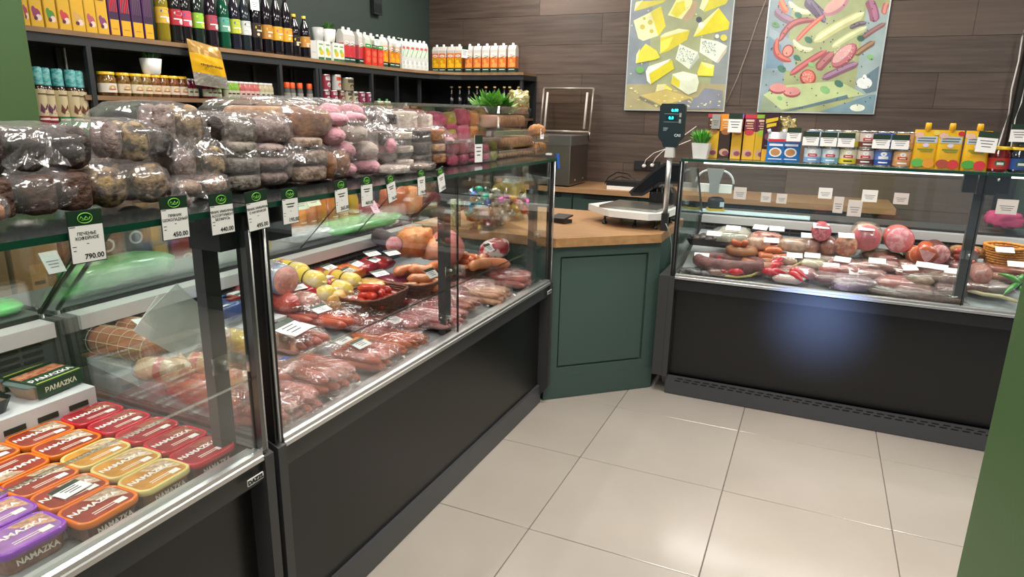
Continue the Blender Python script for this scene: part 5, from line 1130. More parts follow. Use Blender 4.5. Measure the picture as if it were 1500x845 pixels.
# cards lying on the goods
CL = [(360, 432, .74, 'price card between the posts on the red roll'), (435, 420, .74, 'price card with green edge on the yellow rolls'), (425, 480, .72, 'large white label card on the thin pink sausages'), (470, 452, .74, 'price card with green edge on the thick orange sausages'), (500, 497, .715, 'price card on the frankfurters, left one'), (528, 503, .71, 'price card on the frankfurters, right one'),
      (482, 391, .73, 'long white card at the back of the yellow rolls'), (522, 386, .77, 'price card on the dark red pack'), (547, 380, .78, 'price card on the bright red pack'), (545, 371, .80, 'price card near the back rim, upper'), (574, 370, .80, 'price card near the dark cut sausage'), (556, 400, .79, 'price card on the red smoked sausages'), (510, 396, .74, 'white card lying among the small packs'),
      (577, 468, .70, 'price card on the marbled crimson meat'), (650, 447, .70, 'price card tucked by the middle post'), (632, 400, .80, 'upright price card in the middle basket'), (648, 355, .85, 'price card on the orange smoked meat'), (716, 363, .84, 'price card on the patterned sausage bundle')]
for i, (px_, py_, z_, lb) in enumerate(CL):
    p = Z(px_, py_, z_); card(lb, p, .065 if i != 2 else .11, .045 if i != 2 else .09, random.uniform(-.3, .3), .30 if i < 15 else .7)
# ------------------------------------------------------------------ right case: food
RZ = Z
RD = -math.pi/2
def ring(label, loc, rx, ry, r, m, open_=0, rz=0, name='sausage_ring', squash=1):
    t = thing(name, label, 'sausage', loc, rz); n = 26; a0 = open_/2
    pts = [(rx*math.cos(a0+(2*math.pi-open_)*i/n), ry*math.sin(a0+(2*math.pi-open_)*i/n), r) for i in range(n+1)]
    rad = [r]*(n+1)
    if open_: rad[0] = rad[-1] = r*.4
    b = MB(); b.tube(pts, rad, 12, cap=bool(open_)); b.build('casing', m, t); return t
ring('large dark burgundy dried sausage ring at the left of the far case', RZ(1043, 382, .68)-Vector((-.085, 0, .03)), .155, .095, .032, mat('5a2f30', .5, n=(30, '7a4a48'), bump=(50, .5)))
t = thing('meat_tray', 'black tray of dark dried horse meat strips', 'tray', RZ(1040, 350, .72)-Vector((0, 0, .03)), 0)
b = MB(); b.loft([(.20, .13, .02, 0), (.24, .16, .02, .035)], k=4, cap=(True, False)); b.build('tray', BLK, t)
for i in range(5): b = MB(); b.blob((-.07+.035*i, .0, .032+.008*(i % 2)), .03, .06, .016, e=2.4, amp=.3, fr=4, nu=14, nv=8, seed=i); b.build('meat_strip', mat('2c2020', .4, n=(20, '4a3a34')), t)
pack('large clear bag of greenish pale sausage behind the black tray', RZ(1072, 345, .74)-Vector((0, -.04, .06)), .20, .26, .09, mat('8f8a72', .4, n=(12, 'b0aa94')), 3, 1, .1, film=FILM)
ring('small brown sausage ring behind the burgundy one', RZ(1086, 368, .70)-Vector((0, 0, .02)), .06, .045, .024, mat('8a5436', .4, n=(20, 'a06a44')), )
for i in range(2):
    o = tag(link('sausage', saus_data(.07, .018, 'c4683c', .006)), f'short orange sausage end lying in the small brown ring, {"left" if not i else "right"} one', 'sausage'); o.location = RZ(1080+12*i, 357, .75); o.rotation_euler = (0, .4, .8+i)
heap(RZ(1131, 372, .68), 8, .066, .075, .648, .075, .020, 'c07038', 'short plump orange-brown sausage in the small heap', 'short sausages heaped left of the logs', rz=.3)
for i, (px_, py_, w_, lb) in enumerate(((1122, 345, .17, 'vacuum pack of speckled pink meat at the back, left'), (1163, 355, .16, 'vacuum pack of pale speckled meat at the back, right'), (1112, 352, .12, 'small vacuum pack of pink slices below the speckled meat'))):
    slab(lb, RZ(px_, py_, .73)-Vector((0, 0, .05)), w_*.7, w_, .07, mat('b8887a' if i != 1 else 'a88a78', .25, n=(40, '8a4a44' if i == 0 else 'c8a890'), coat=.4, thr=(.42, .6)), 'meat_pack', 'pack', rz=0, amp=.1)
ring('orange-brown horseshoe sausage behind the chilli garland', RZ(1120, 388, .67)-Vector((0, 0, .024)), .10, .055, .026, mat('b06a44', .4, n=(20, '98583a'), coat=.3), open_=1.6, rz=-.2)
slab('crumpled dark vacuum pack in the front left corner of the far case', RZ(1030, 400, .64)-Vector((0, 0, .008)), .07, .24, .03, mat('3a3438', .2, n=(40, '8a8488'), bump=(40, 1)), 'meat_pack', 'pack')
# straw rope garland with chilli peppers (the rope is one thing, peppers are tied on it)
t = thing('chilli_garland', 'straw rope garland hung with big red chilli peppers along the front rail', 'garland')
pr = [(1062, 405), (1080, 407), (1100, 405), (1115, 397), (1135, 399), (1152, 396), (1168, 388), (1185, 380), (1205, 378)]
rp = [Z(x, y, .668) for x, y in pr]
for k in range(3):
    pts = []
    for i in range(33):
        u = i/32*(len(rp)-1); j = min(int(u), len(rp)-2); q = rp[j]*(1-(u-j))+rp[j+1]*(u-j); a = i*1.3+k*2.1
        pts.append(q+Vector((0, .0035*math.cos(a), .0035*math.sin(a)+.004)))
    MB().tube(pts, .0035, 5).build('rope_strand', mat('b8a468', .8), t)
for x0, y0, x1, y1 in ((1062, 402, 1050, 379), (1060, 401, 1041, 385), (1066, 402, 1096, 396), (1072, 404, 1090, 405), (1125, 396, 1150, 381), (1126, 398, 1148, 390), (1116, 401, 1140, 407), (1122, 404, 1152, 404), (1155, 399, 1182, 411), (1154, 403, 1176, 416)):
    a, c_ = Z(x0, y0, .675), Z(x1, y1, .675); a.z += .01; c_.z += .012
    if c_.y < 3.40: c_.y = 3.405
    if a.y < 3.40: a.y = 3.405
    n_ = 7; pts = [a*(1-i/n_)+c_*(i/n_)+Vector((0, 0, .012*math.sin(math.pi*i/n_))) for i in range(n_+1)]
    MB().tube(pts, [.006, .014, .018, .018, .015, .012, .007, .002], 8).build('chilli_pepper', mat('b8142c', .2, coat=.5), t)
CASR = mat('8a4632', .3, n=(20, 'b8704a'), coat=.4)
FACE = ('cf7078', 'e0a0a0')
LG = [(1187, 368, .66, .17, .044, None, 'shiny red-brown wrapped sausage log, first in the row of logs', True), (1212, 368, .66, .17, .046, None, 'shiny red-brown wrapped sausage log under the cut one', True), (1202, 346, .735, .18, .047, ('c45a68', 'd88a92'), 'cut sausage log with crimson face stacked on two logs', False),
      (1240, 366, .66, .18, .055, ('b86a50', 'd8a080', 40), 'speckled salami log in film, right of the stacked logs', True), (1268, 356, .68, .22, .068, ('cf6e78', 'c8646e'), 'big boiled sausage with smooth pink face and white label', True), (1316, 358, .68, .2, .066, ('d27a84', 'e6aab0', 45), 'big boiled sausage with mottled pink face', False),
      (1374, 382, .665, .26, .050, ('c86a74', 'e8b8b4', 30), 'dark cased sausage with mosaic pink and white face', False), (1438, 408, .655, .16, .043, ('c88078', 'd8988e', 60), 'cut salami with round pink face right of the case joint', True)]
for i, (px_, py_, z0, L_, r, f, lb, fm) in enumerate(LG):
    p = RZ(px_, py_, z0+r); m_ = [CASR, CASR, mat('a8484a', .35), mat('9a6a58', .3, n=(20, 'b88a70')), mat('b89a84', .25, n=(12, 'a08068')), mat('c0605a', .35), mat('5c2c26', .4), mat('a87868', .35)][i]
    roll(lb, SN(p[0], p[1]+L_/2-.02, z0+(.0 if z0 > .7 else 0)), L_, r, m_, rz=RD+random.uniform(-.08, .08), tilt=-0.06, face=f, film=fm)
p = RZ(1342, 378, .70); o = roll('orange cased sausage tied with white string', SN(p[0], p[1]+.05, .655), .20, .042, mat('b8502a', .35, n=(12, 'c8643a')), rz=RD+.1, tilt=-.15, face=('c85a30', 'b84a28')); net(o, .2, .042, 3, mat('e8d8c0', .6))
t = thing('sausage_wedge', 'orange cased half sausage standing tilted with a triangular pink face', 'sausage', RZ(1357, 368, .76)-Vector((0, 0, .055)), RD)
b = MB(); tri = [(.0, -.045, .0+.05), (.0, .045, .05+.02), (.0, .0, .0-.01+.0)]
b.tube([(.05, 0, .045), (-.06, .004, .062), (-.10, .006, .067), (-.13, .008, .07)], [.043, .04, .03, .012], 14, flat=.85); b.build('casing', mat('a8451f', .35, n=(12, 'b8562f'), coat=.3), t)
b = MB(); b.prism([(.051, -.038, .068), (.051, 0, .078), (.051, .038, .064), (.051, .014, .022), (.051, -.002, .008), (.051, -.018, .026)], (.002, 0, 0)); b.build('cut_face', mat('dca0a0', .35, n=(40, 'd08a8c')), t)
PK = [(1060, 398, 'clear pack of brown sausages under the first chillies', '8a5a48', .16), (1100, 392, 'clear pack of dried brown sausages beside the horseshoe', '9a6248', .14), (1140, 398, 'clear pack of cured meat under the rope', 'a06a5c', .15), (1150, 378, 'clear pack of pale sausages left of the logs', 'b89a84', .14), (1180, 372, 'clear pack of rosy slices in front of the logs', 'c07a74', .12), (1215, 378, 'clear pack of cream slices in front of the stacked log', 'bfa898', .12),
      (1245, 394, 'clear pack of pink ham slices in the middle', 'c88880', .13), (1275, 400, 'clear pack of mauve sausage slices in the middle', 'a8807c', .13), (1330, 398, 'clear pack of ruddy sausages before the folded cards', 'a86a5c', .13), (1285, 372, 'clear pack of light brown sausages by the big boiled sausage', 'b08a74', .13), (1300, 378, 'clear pack of reddish sausages below the mottled boiled one', 'a8605a', .12), (1340, 424, 'clear pack of brown cured meat near the rail', '7a5648', .16), (1400, 388, 'clear pack of pink sausage slices by the case post', 'b87a74', .1), (1390, 424, 'clear pack of dark cured meat beside the case post', '6a4a42', .1), (1245, 422, 'clear pack of ham tinted with the violet glow at the rail', '94788c', .16), (1155, 415, 'clear pack of pale fat slices at the rail', 'c0a094', .14),  # rail ham: the violet glow is put into its colour
      (1232, 383, 'flat clear pack of pink slices below the salami log', 'c88a84', .12), (1258, 388, 'clear pack of pale pink slices with a white card', 'c89a94', .14), (1215, 392, 'clear pack of red sliced sausage', 'b84a44', .11), (1213, 406, 'clear pack of dark red meat near the rail', '6a2a28', .13), (1172, 398, 'clear pack of pink bacon fat behind the last chilli', 'd0888c', .15),
      (1192, 384, 'clear pack of creamy garlic fat', 'cfc4a0', .12), (1250, 410, 'clear pack of ham lit bluish near the rail', 'a8889a', .2), (1298, 388, 'clear wrapped pale sausage in the middle row, first', 'b08a84', .12), (1272, 388, 'clear wrapped pale sausage in the middle row, second', 'b89088', .11), (1310, 412, 'clear pack of pink meat near the rail', 'b8746c', .16),  # ham near the rail has the bluish light painted into its colour
      (1345, 408, 'clear wrapped beige sausage bundle in the front, left of three', 'a88c74', .12), (1367, 404, 'clear wrapped beige sausage bundle in the front, middle of three', 'b09484', .11), (1390, 408, 'clear wrapped beige sausage bundle in the front, right of three', 'a88880', .12),
      (1300, 426, 'flat pack of dark meat strips along the rail, left', '4a3430', .2), (1365, 430, 'flat pack of brown meat strips along the rail, right', '6a4a38', .24), (1330, 388, 'wrapped brown sausage end under the string-tied one', 'a0705c', .10),
      (1428, 418, 'clear pack of dark sausage with red end right of the case post', '8a5a54', .11), (1455, 420, 'clear pack of grey speckled sausage right of the case post', '948480', .12), (1462, 402, 'clear pack of mixed bacon with green pepper beside it', 'c48a74', .14), (1490, 404, 'clear pack of bacon at the right edge beyond the case post', 'b87868', .14)]
for i, (px_, py_, lb, c, w_) in enumerate(PK):
    p = RZ(px_, py_, .66); y = max(p[1], 3.42+.09)
    L_ = .16 if not ('strips' in lb) else .07
    if 'strips' in lb: y = 3.47
    pack(lb, SN(p[0], y, DZL+.001), w_*1.05, L_ if L_ < .1 else .15, .055 if 'bundle' in lb else .045, mat(c, .3, n=(26, sh(c, 1.0) if i % 2 else sh(c, .75)), coat=.3), 2 if L_ < .1 else 3, 1, random.uniform(-.35, .35), piece='meat_piece' if 'saus' not in lb else 'sausage', cat='pack', name='meat_pack')
basket('round orange wicker basket right of the case post', RZ(1470, 378, .70)-Vector((0, 0, .03)), .20, .17, .09, 0, 'b8742a', True, 'd09040')
heap(RZ(1470, 374, .72), 4, .05, .05, .70, .10, .018, '6a2a20', 'dark brown sausage in the round orange basket', 'sausages in the round basket')
ring('dark reddish smoked sausage ring right of the round basket', RZ(1488, 396, .68)-Vector((0, 0, .03)), .11, .06, .026, mat('6a3424', .4, n=(20, '8a4a34'), coat=.3))
slab('crusty brown meat loaf behind the case joint', RZ(1418, 366, .72)-Vector((0, 0, .04)), .09, .16, .06, mat('7a5430', .6, n=(40, 'a87a48'), bump=(50, .8)), 'meat_loaf', 'meat')
heap(RZ(1412, 382, .68), 5, .07, .05, .655, .10, .018, 'b04a34', 'red smoked sausage heaped behind the case joint', 'red sausages behind the case joint')
t = thing('green_pepper_garland', 'green chilli peppers on a pale straw rope right of the case post', 'garland')
for x0, y0, x1, y1 in ((1495, 415, 1462, 401), (1492, 412, 1500, 404), (1492, 416, 1470, 432), (1496, 420, 1500, 438)):
    a, c_ = Z(x0, y0, .70), Z(x1, y1, .70); pts = [a*(1-i/6)+c_*(i/6)+Vector((0, 0, .01*math.sin(math.pi*i/6))) for i in range(7)]
    MB().tube(pts, [.006, .011, .012, .011, .009, .006, .002], 8).build('green_pepper', mat('3f8a34', .25, coat=.4), t)
MB().tube([Z(x, y, .66) for x, y in ((1418, 425), (1440, 431), (1465, 434), (1495, 443))], .009, 6).build('rope_strand', mat('cdbf98', .8), t)
CR_ = [(1046, 342, .80, 'card on the black meat tray'), (1074, 334, .80, 'card on the large pale bag'), (1028, 374, .71, 'card inside the burgundy ring'), (1130, 352, .77, 'card on the short orange-brown sausages'), (1114, 333, .80, 'card on the speckled pink meat, left'), (1138, 335, .80, 'card on the speckled pink meat, right'), (1164, 374, .70, 'card right of the short sausages'), (1190, 374, .70, 'card in front of the first wrapped log'),
       (1203, 331, .84, 'card on the stacked crimson log'), (1234, 380, .71, 'card on the flat pink slices'), (1218, 389, .69, 'card on the red sliced sausage'), (1269, 334, .83, 'card on the big smooth boiled sausage'), (1256, 399, .68, 'card on the bluish lit ham'), (1285, 382, .73, 'card on the pale wrapped sausages'),
       (1333, 392, .72, 'card in the folded row above the bundles, first'), (1355, 388, .73, 'card in the folded row above the bundles, second'), (1375, 391, .73, 'card in the folded row above the bundles, third'), (1397, 397, .71, 'card in the folded row above the bundles, fourth'), (1240, 345, .80, 'card on the speckled salami'), (1185, 345, .78, 'card behind the first wrapped log'), (1172, 397, .69, 'card on the bacon fat'), (1472, 366, .80, 'card in the round orange basket'), (1490, 387, .75, 'card on the smoked ring at the right edge'), (1313, 340, .80, 'card on the mottled boiled sausage')]
for i, (px_, py_, z_, lb) in enumerate(CR_):
    card('white price '+lb, Z(px_, py_, z_), .075, .034, RD+random.choice((-.25, 0, .15, .1))+(.4 if i == 14 else -.35 if i == 17 else 0), .65, green=False, blank=True)
# ------------------------------------------------------------------ goods on top of the right cases
def RT(px_, py_, y=3.47): p = at(px_, py_, 1, y); return Vector((p[0], y, TZ+.0005))
RB = [(1042, 'd9a92c', '4a3a34', 'c2404a', 'yellow drink box behind the potted grass on the right case', 'c'), (1060, '3a2a24', 'e0902a', 'e0902a', 'black and orange drink box behind the price tag', 'd'), (1077, 'd9a92c', '8a4a34', '7a62a8', 'yellow box with brown top and violet lid', 'y'),
      (1094, 'd9a92c', '7a3040', 'c03a4a', 'yellow box with a crimson top carrying a price tag', 'y'), (1113, 'd9b02c', '6a2a44', '8ab83a', 'yellow box with purple top and green lid', 'y')]
for i, (px_, c, c2, c3, lb, k) in enumerate(RB):
    h_ = .215; w_ = .064
    deco = [('r', -w_/2+.001, w_/2-.001, 0, h_*.62, c), ('r', -w_/2+.001, w_/2-.001, h_*.62, h_*.92, c2), ('e', 0, h_*.14, w_*.36, .018, 'c8a088'), ('e', w_*.1, h_*.12, w_*.24, .012, '8a4a5a'), ('e', 0, h_*.60, w_*.34, .014, 'c8404a' if i == 3 else '9ac83a' if i == 4 else 'a86a3a')] + lines(-w_*.3, w_*.3, h_*.84, 4, 'e8c8a8', .011, .004) + [('r', -w_*.3, w_*.3, h_*.86, h_*.885, 'f0d8c8')]
    o = carton('drink_box', lb, 'box', w_, .06, h_, c3, deco, cap=None)
    o.location = RT(px_, 225, 3.53)+Vector((0, 0, 0)); o.rotation_euler = (0, 0, RD)
    if i in (0,):
        wtag(at(1049, 178, 1, 3.52), (0, -1, 0), 'grey printed strip label on the first drink box', .04, .07, head=0, m=mat('9a9894', .5))
o = carton('drink_box', 'dark maroon drink box with yellow lettering blocks, last of the row', 'box', .066, .06, .22, '3a1f2a', [('r', -.03, .03, 0, .055, 'e0a828'), ('p', [(-.025, .175), (.028, .19), (.028, .205), (-.025, .195)], 'd8b82a'), ('p', [(-.02, .155), (.022, .165), (.022, .18), (-.02, .172)], 'd8b82a'), ('e', 0, .115, .025, .02, '7a4a5a'), ('r', -.02, .02, .07, .074, '9a7a6a')], cap=None)
o.location = RT(1114+11, 225, 3.46); o.rotation_euler = (0, 0, RD)
wtag(at(1077, 180, 1, 3.485), (0, -1, 0), 'white price tag on the crimson-topped box', .064, .09, head=.3)
t = thing('foil_pack', 'crumpled pale gold foil pack leaning behind the maroon box', 'bag', RT(1145, 225, 3.56)); b = MB(); b.blob((0, 0, .10), .06, .03, .10, 2.4, .3, 3, 20, 14); b.build('pack', mat('b8a878', .25, .5, n=(12, '8a7a4a'), bump=(40, .8)), t)
p = RT(1026, 232, 3.45); grass_pot('white square pot of bright green grass at the left end of the right case', (p[0], p[1], TZ+.0005), .043, .075, .085, square=True, n=260, gc=('3a8a2a', '5cb838'), potcol='dcdcda')
# milk powder doypacks and stacked tins
for i, px_ in enumerate((1134, 1156)):
    t = thing('milk_pouch', f'blue and white condensed milk pouch with corner spout, {"left" if not i else "right"} one', 'pouch', RT(px_, 240, 3.445+.012*i), RD)
    b = MB(); b.loft([(.035, .085, .01, 0), (.04, .082, .015, .03), (.022, .082, .008, .10), (.004, .078, .002, .135)], sm=True, k=4); b.build('pouch', mat('2a72b8', .25, coat=.4), t)
    b = MB(); b.loft([(.0235, .083, .008, .098), (.006, .079, .002, .137)], sm=True, k=4); b.build('clear_top', mat('b8bcc0', .25, .3), t)
    b = MB(); b.tube([(0, -.034, .13), (0, -.041, .150)], .008, 8); b.build('spout', mat('d0d4d6', .3), t)
    printed([('r', -.036, .036, .094, .106, 'c8303a'), ('r', -.03, .03, .074, .084, 'dfe8f4'), ('e', 0, .045, .028, .022, 'e4e8ea'), ('e', 0, .045, .021, .016, 'c08a5a'), ('r', -.03, .03, .012, .016, 'dfe8f4')], t, .0215)
TS = [(1188, '7aa0cc', 'c8d4dc', 'c03a44'), (1214, '7ab0d0', 'c8d4dc', 'b8404a'), (1240, 'd8c83a', 'd8d4b8', 'b8404a'), (1265, '6a3a34', 'c8b8b0', 'b83040'), (1291, '2f4f9a', '5a7ac0', 'd8dce8'), (1319, 'c8905a', 'd8a878', 'c04038')]
nm = ['sky blue', 'pale blue and white', 'yellow', 'brown and pink', 'dark blue', 'caramel']
for i, (px_, c, c2, c3) in enumerate(TS):
    for k in (0, 1):
        t = thing('milk_tin', f'{nm[i]} condensed milk tin, {"lower" if not k else "upper"} one of its stack', 'can', RT(px_, 243, 3.445)+Vector((0, .0, k*.0765)), RD)
        r = .0375; hh = .076; b = MB(); b.lathe([(r*.97, 0), (r, .003), (r*.98, .005), (r*.98, hh-.005), (r, hh-.003), (r*.95, hh), (r*.92, hh-.003)], 18); b.build('can', mat('c8c6c0', .25, .9), t)
        b = MB(); b.lathe([(r*.995, .007), (r*.995, hh-.007)], 18, cap=False); b.build('label', mat(c2, .35), t)
        printed([('r', -.05, .05, .008, .03, c), ('e', 0, .056, .013, .009, 'e4e4e0'), ('r', -.02, .02, .034, .046, c3), ('r', -.012, .012, .038, .041, 'f0e8e0'), ('r', -.018, .018, .016, .022, 'e8ecf0' if i != 2 else '3a3a2a'), ('r', -.03, .03, .068, .0695, c)], t, R=r*1.0, name='label_print')
    if i in (0, 1, 2, 4, 5): wtag(at((1168, 0, 0)[0] if 0 else px_+(0), 203+i*1.0, 1, 3.403), (0, -1, .05), f'price tag in front of the {nm[i]} milk tins', .068, .062, head=.38)
wtag(at(1163, 197, 1, 3.40), (0, -1, .05), 'price tag between the milk pouches and the first tins', .06, .062, head=.38)
JU = [(1349, 'left one of three', '58a84a', 'c8b83a'), (1384, 'middle one of three with a raspberry', 'a84a3a', 'c83a3a'), (1424, 'right one of three, behind a price tag', '4a9a3a', 'c8303a')]
for i, (px_, lb, c1, c2) in enumerate(JU):
    t = thing('sauce_pouch', f'yellow pouch with orange spout, {lb}', 'pouch', RT(px_, 250, 3.44), RD+(.0, .1, -.05)[i])
    b = MB(); b.loft([(.04, .098, .012, 0), (.044, .095, .016, .035), (.03, .092, .01, .10), (.004, .094, .002, .165)], sm=True, k=4); b.build('pouch', mat('e2b422', .22, coat=.5, n=(10, 'd8a018')), t)
    b = MB(); b.lathe([(.009, .158), (.009, .165), (.0125, .167), (.0115, .192), (.009, .194)], 10); b.build('spout_cap', mat('eab020', .3), t)
    o = printed([('r', -.040, .040, .108, .136, 'b8c0c4'), ('r', -.034, .034, .124, .130, '5a6a72'), ('r', -.034, .030, .113, .119, '5a6a72'), ('e', -.03, .140, .018, .012, 'd8b0a0'), ('e', .0, .098, .012, .009, 'd0c8d8'), ('r', -.03, .03, .078, .084, '7a8a2a'), ('r', -.02, .026, .070, .074, '7a8a2a'), ('e', -.022, .022, .026, .018, c1), ('e', .018, .02, .022, .02, c2 if i else 'd8902a'), ('e', .034, .150, .012, .010, 'c0283a' if i == 1 else 'd8c050')], t, .0235)
    o.rotation_euler = (0, -.12, 0); o.location = (.004, 0, 0)
wtag(at(1446, 208, 1, 3.395), (0, -1, .1), 'price tag standing before the last yellow pouch', .072, .085, head=.3, tiltz=-.06)
for i, (px_, c, c2, lb) in enumerate(((1459, '6a1a1c', 'b8302a', 'dark jar of tomato sauce with yellow lid above the case joint'), (1490, '1c2430', '2a4a8a', 'dark jar with blue label and yellow lid at the right edge'))):
    o = bottle('jar', lb, 'jar', JAR, mat(c, .12, coat=.6), .045, .105, 'd8b428', (.12, .55, c2), [('e', 0, .036, .02, .014, '2a5a3a'), ('r', -.012, .012, .030, .040, 'd8e0d8')], capz=.092, capr=.042, caph=.012)
    p = at(px_, 250, 1, 3.45); o.location = (p[0], 3.45, TZ+.0005); o.rotation_euler = (0, 0, RD)
o = bottle('jar', 'small black-lidded jar stacked on the right edge jar', 'jar', JAR, mat('14181c', .12, coat=.6), .04, .07, '1c1c1c', (.12, .55, '22303a'), [], capz=.062, capr=.038, caph=.008); p = at(1492, 250, 1, 3.45); o.location = (p[0], 3.45, TZ+.106)
wtag(at(1493, 195, 1, 3.40), (0, -1, .05), 'price tag on the stacked jar at the right edge', .06, .07, head=.3)
# cards stuck on the rear glass of the right cases
for i, (px_, py_, w_, h_) in enumerate(((1084, 283, .07, .07), (1122, 289, .055, .055), (1145, 291, .055, .055), (1209, 283, .07, .06), (1228, 300, .05, .09), (1274, 287, .075, .065), (1320, 291, .07, .06), (1475, 303, .09, .075), (1252, 305, .07, .09))):
    p = at(px_, py_, 1, 4.108); wtag(p, (0, -1, 0), ['pale card stuck to the rear glass, first by the scale bracket', 'small faded card on the rear glass, second from left', 'small faded card on the rear glass, third from left', 'bright square card on the rear glass', 'tall faded paper strip below the bright card', 'grey card on the rear glass over the boiled sausage', 'grey card on the rear glass near the case joint', 'card on the rear glass beyond the case post', 'faded leaflet on the rear glass, lower row'][i], w_, h_, head=0, m=mat('c4bab2' if i not in (3, 5) else 'd8d4ce', .6))
slab('pink cloth draped on the rear ledge beyond the case post', at(1468, 332, 1, 4.3), .24, .16, .08, mat('c03a6a', .7, n=(10, 'a82f5a')), 'cloth', 'cloth', amp=.3)
t = thing('tape_gun', 'yellow and black hand labeller on the rear ledge', 'tool', (at(1047, 312, 1, 4.25)[0], 4.25, .881), .3)
b = MB(); b.blob((0, 0, .05), .05, .03, .04, 3, 0); b.build('body', mat('26262a', .4), t); b = MB(); b.box(-.05, .05, -.032, .032, .0, .018); b.build('base', mat('c8a82a', .4), t); b = MB(); b.box(.02, .045, -.031, -.03, .03, .06); b.build('display', mat('b8c8d0', .3), t)
box_ = tag(box('paper_pad', mat('b8ccd4', .6), (-.62, 4.16, .881), (.0, 4.30, .886)), 'pale blue paper sheet lying on the rear ledge', 'paper')
# grey bracket arm stand hanging behind the right case
t = thing('fan_stand', 'grey curved bracket stand with a white box foot behind the right case', 'stand', at(1047, 262, 1, 4.2))
b = MB(); b.prism([(-.05, 0, .06), (.05, 0, .06), (.028, 0, -.03), (.026, 0, -.09), (-.026, 0, -.09), (-.028, 0, -.03)], (0, .02, 0)); b.build('bracket_plate', mat('9a9c9c', .4, .3), t)
for s_ in (-1, 1): b = MB(); b.tube([(s_*(.035+.075*math.sin(a*.26)), .01, .05-.085*(1-math.cos(a*.26))*.9) for a in range(7)][::-1], .007, 6); b.build('curved_arm', mat('d0d2d2', .35), t)
b = MB(); b.box(-.10, .10, .025, .06, -.085, -.035); b.build('white_foot', WHT, t)
# ------------------------------------------------------------------ scale, terminal and appliances on the counters
t = thing('shop_scale', 'white checkout scale with steel plate and tall display pole', 'scale', (-.86, 3.66, .8605), -.12)
b = MB(); b.prism([(-.30, -.05, .055), (-.10, -.22, .055), (.12, -.22, .055), (.17, -.16, .055), (.17, .16, .055), (-.24, .16, .055)], (0, 0, .035)); b.build('body', mat('d6d6d2', .35), t)
b = MB(); b.box(-.19, .14, -.15, .14, .092, .104); b.build('weighing_plate', STEEL, t)
b = MB(); b.box(-.15, .14, -.15, .13, .04, .055); b.build('underside', BLK, t)
for x, y in ((-.16, -.13), (.02, -.14), (.13, -.13), (.13, .12), (-.16, .12)): b = MB(); b.lathe([(.014, .0), (.014, .012), (.007, .014), (.007, .042)], 10, (x, y, 0)); b.build('foot', BLK2, t)
px0 = Vector((at(974, 318, 1, 3.50)[0], 3.50, .8605))
t2 = thing('scale_pole', 'aluminium pole beside the scale carrying the black customer display', 'display pole', px0)
b = MB(); b.box(-.018, .018, -.018, .018, 0, .09); b.build('pole_foot', BLK, t2)
b = MB(); b.tube([(0, 0, .09), (.0, 0, .40)], .0135, 14); b.build('pole', ALU, t2)
b = MB(); b.loft([(.05, .05, .008, .38), (.045, .04, .008, .43)]); b.build('collar', mat('b9bbb8', .4), t2)
hd = thing('x', '', '', (0, 0, 0)); bpy.data.objects.remove(hd)
b = MB(); prof = [(-.064, .48), (-.04, .45), (-.034, .43), (.034, .43), (.04, .45), (.064, .48), (.064, .632), (.054, .645), (-.054, .645), (-.064, .632)]
hz = .0
b.prism([(x, -.018, z) for x, z in prof], (0, .035, 0)); disp = b.build('display_head', mat('16262a', .35), t2)
for z0, w_, tx in ((.612, .03, '0.00'), (.575, .026, '0.0')):
    b = MB(); b.box(-.03 if z0 < .6 else -.005, .03 if z0 > .6 else .022, -.0195, -.018, z0-.012, z0+.012); b.build('screen', mat('0a2f38', .2), t2)
    text(tx, .02, mat('38e0e0', .3, emit=1.5), (.012 if z0 > .6 else -.004, -.0202, z0), (1, 0, 0), (0, 0, 1), t2, name='digits', ext=.0002, bold=.0006)
for z0 in (.595, .555): b = MB(); b.box(-.04, .045, -.0192, -.018, z0-.0008, z0+.0008); b.build('divider_line', mat('8fa0a0', .4), t2)
text('CAS', .018, mat('c8d0d0', .4), (.034, -.0196, .49), (1, 0, 0), (0, 0, 1), t2, ext=.0002, bold=.0004)
b = MB(); 
for k in range(3): b.box(-.04, -.015-.004*k, -.0192, -.018, .525-k*.006, .527-k*.006)
b.build('small_print', mat('9fb0b0', .4), t2)['kind'] = 'stuff'
for k in range(2): b = MB(); b.box(.036, .046, -.0192, -.018, .55+.03*k, .57+.03*k); b.build('side_label', mat('9a9c98', .4), t2)
o = thing('card_reader', 'small black payment reader lying on the oak counter', 'card reader', (at(822, 322, 2, .875)[0], at(822, 322, 2, .875)[1], .8605), -.35)
b = MB(); b.prism([(-.05, -.035, 0), (.05, -.035, 0), (.05, .035, 0), (-.05, .035, 0)], (0, 0, .02)); b.prism([(-.055, -.04, .018), (.052, -.04, .022), (.052, .04, .038), (-.055, .04, .034)], (0, 0, .008)); b.build('body', BLK, o)
# point of sale terminal on the back part of the cash counter
t = thing('sales_terminal', 'black touchscreen till tilted back, seen from behind the scale', 'till', (0, 0, 0))
tp = [at(x, y, 1, 3.80) for x, y in ((921, 281), (925, 287), (941, 287), (968, 270), (1004, 268), (1004, 240), (974, 238), (957, 249))]
b = MB(); b.prism(tp, (0, .05, .0)); b.build('screen_back', mat('1c1e22', .4), t)
tq = [at(x, y, 1, 3.80) for x, y in ((925, 281), (942, 282), (966, 266), (1001, 264), (1001, 243), (974, 242), (959, 252))]
b = MB(); b.prism([p+Vector((0, -.002, 0)) for p in tq], (0, -.002, 0)); b.build('screen', mat('0c0d10', .12), t)
c0 = at(975, 275, 1, 3.86); b = MB(); b.tube([Vector((c0[0], 3.87, .872)), Vector((c0[0], 3.86, c0[2]))], .03, 10); b.build('stand', BLK, t)
b = MB(); b.box(c0[0]-.10, c0[0]+.08, 3.83, 3.93, .8605, .874); b.build('base', BLK, t)
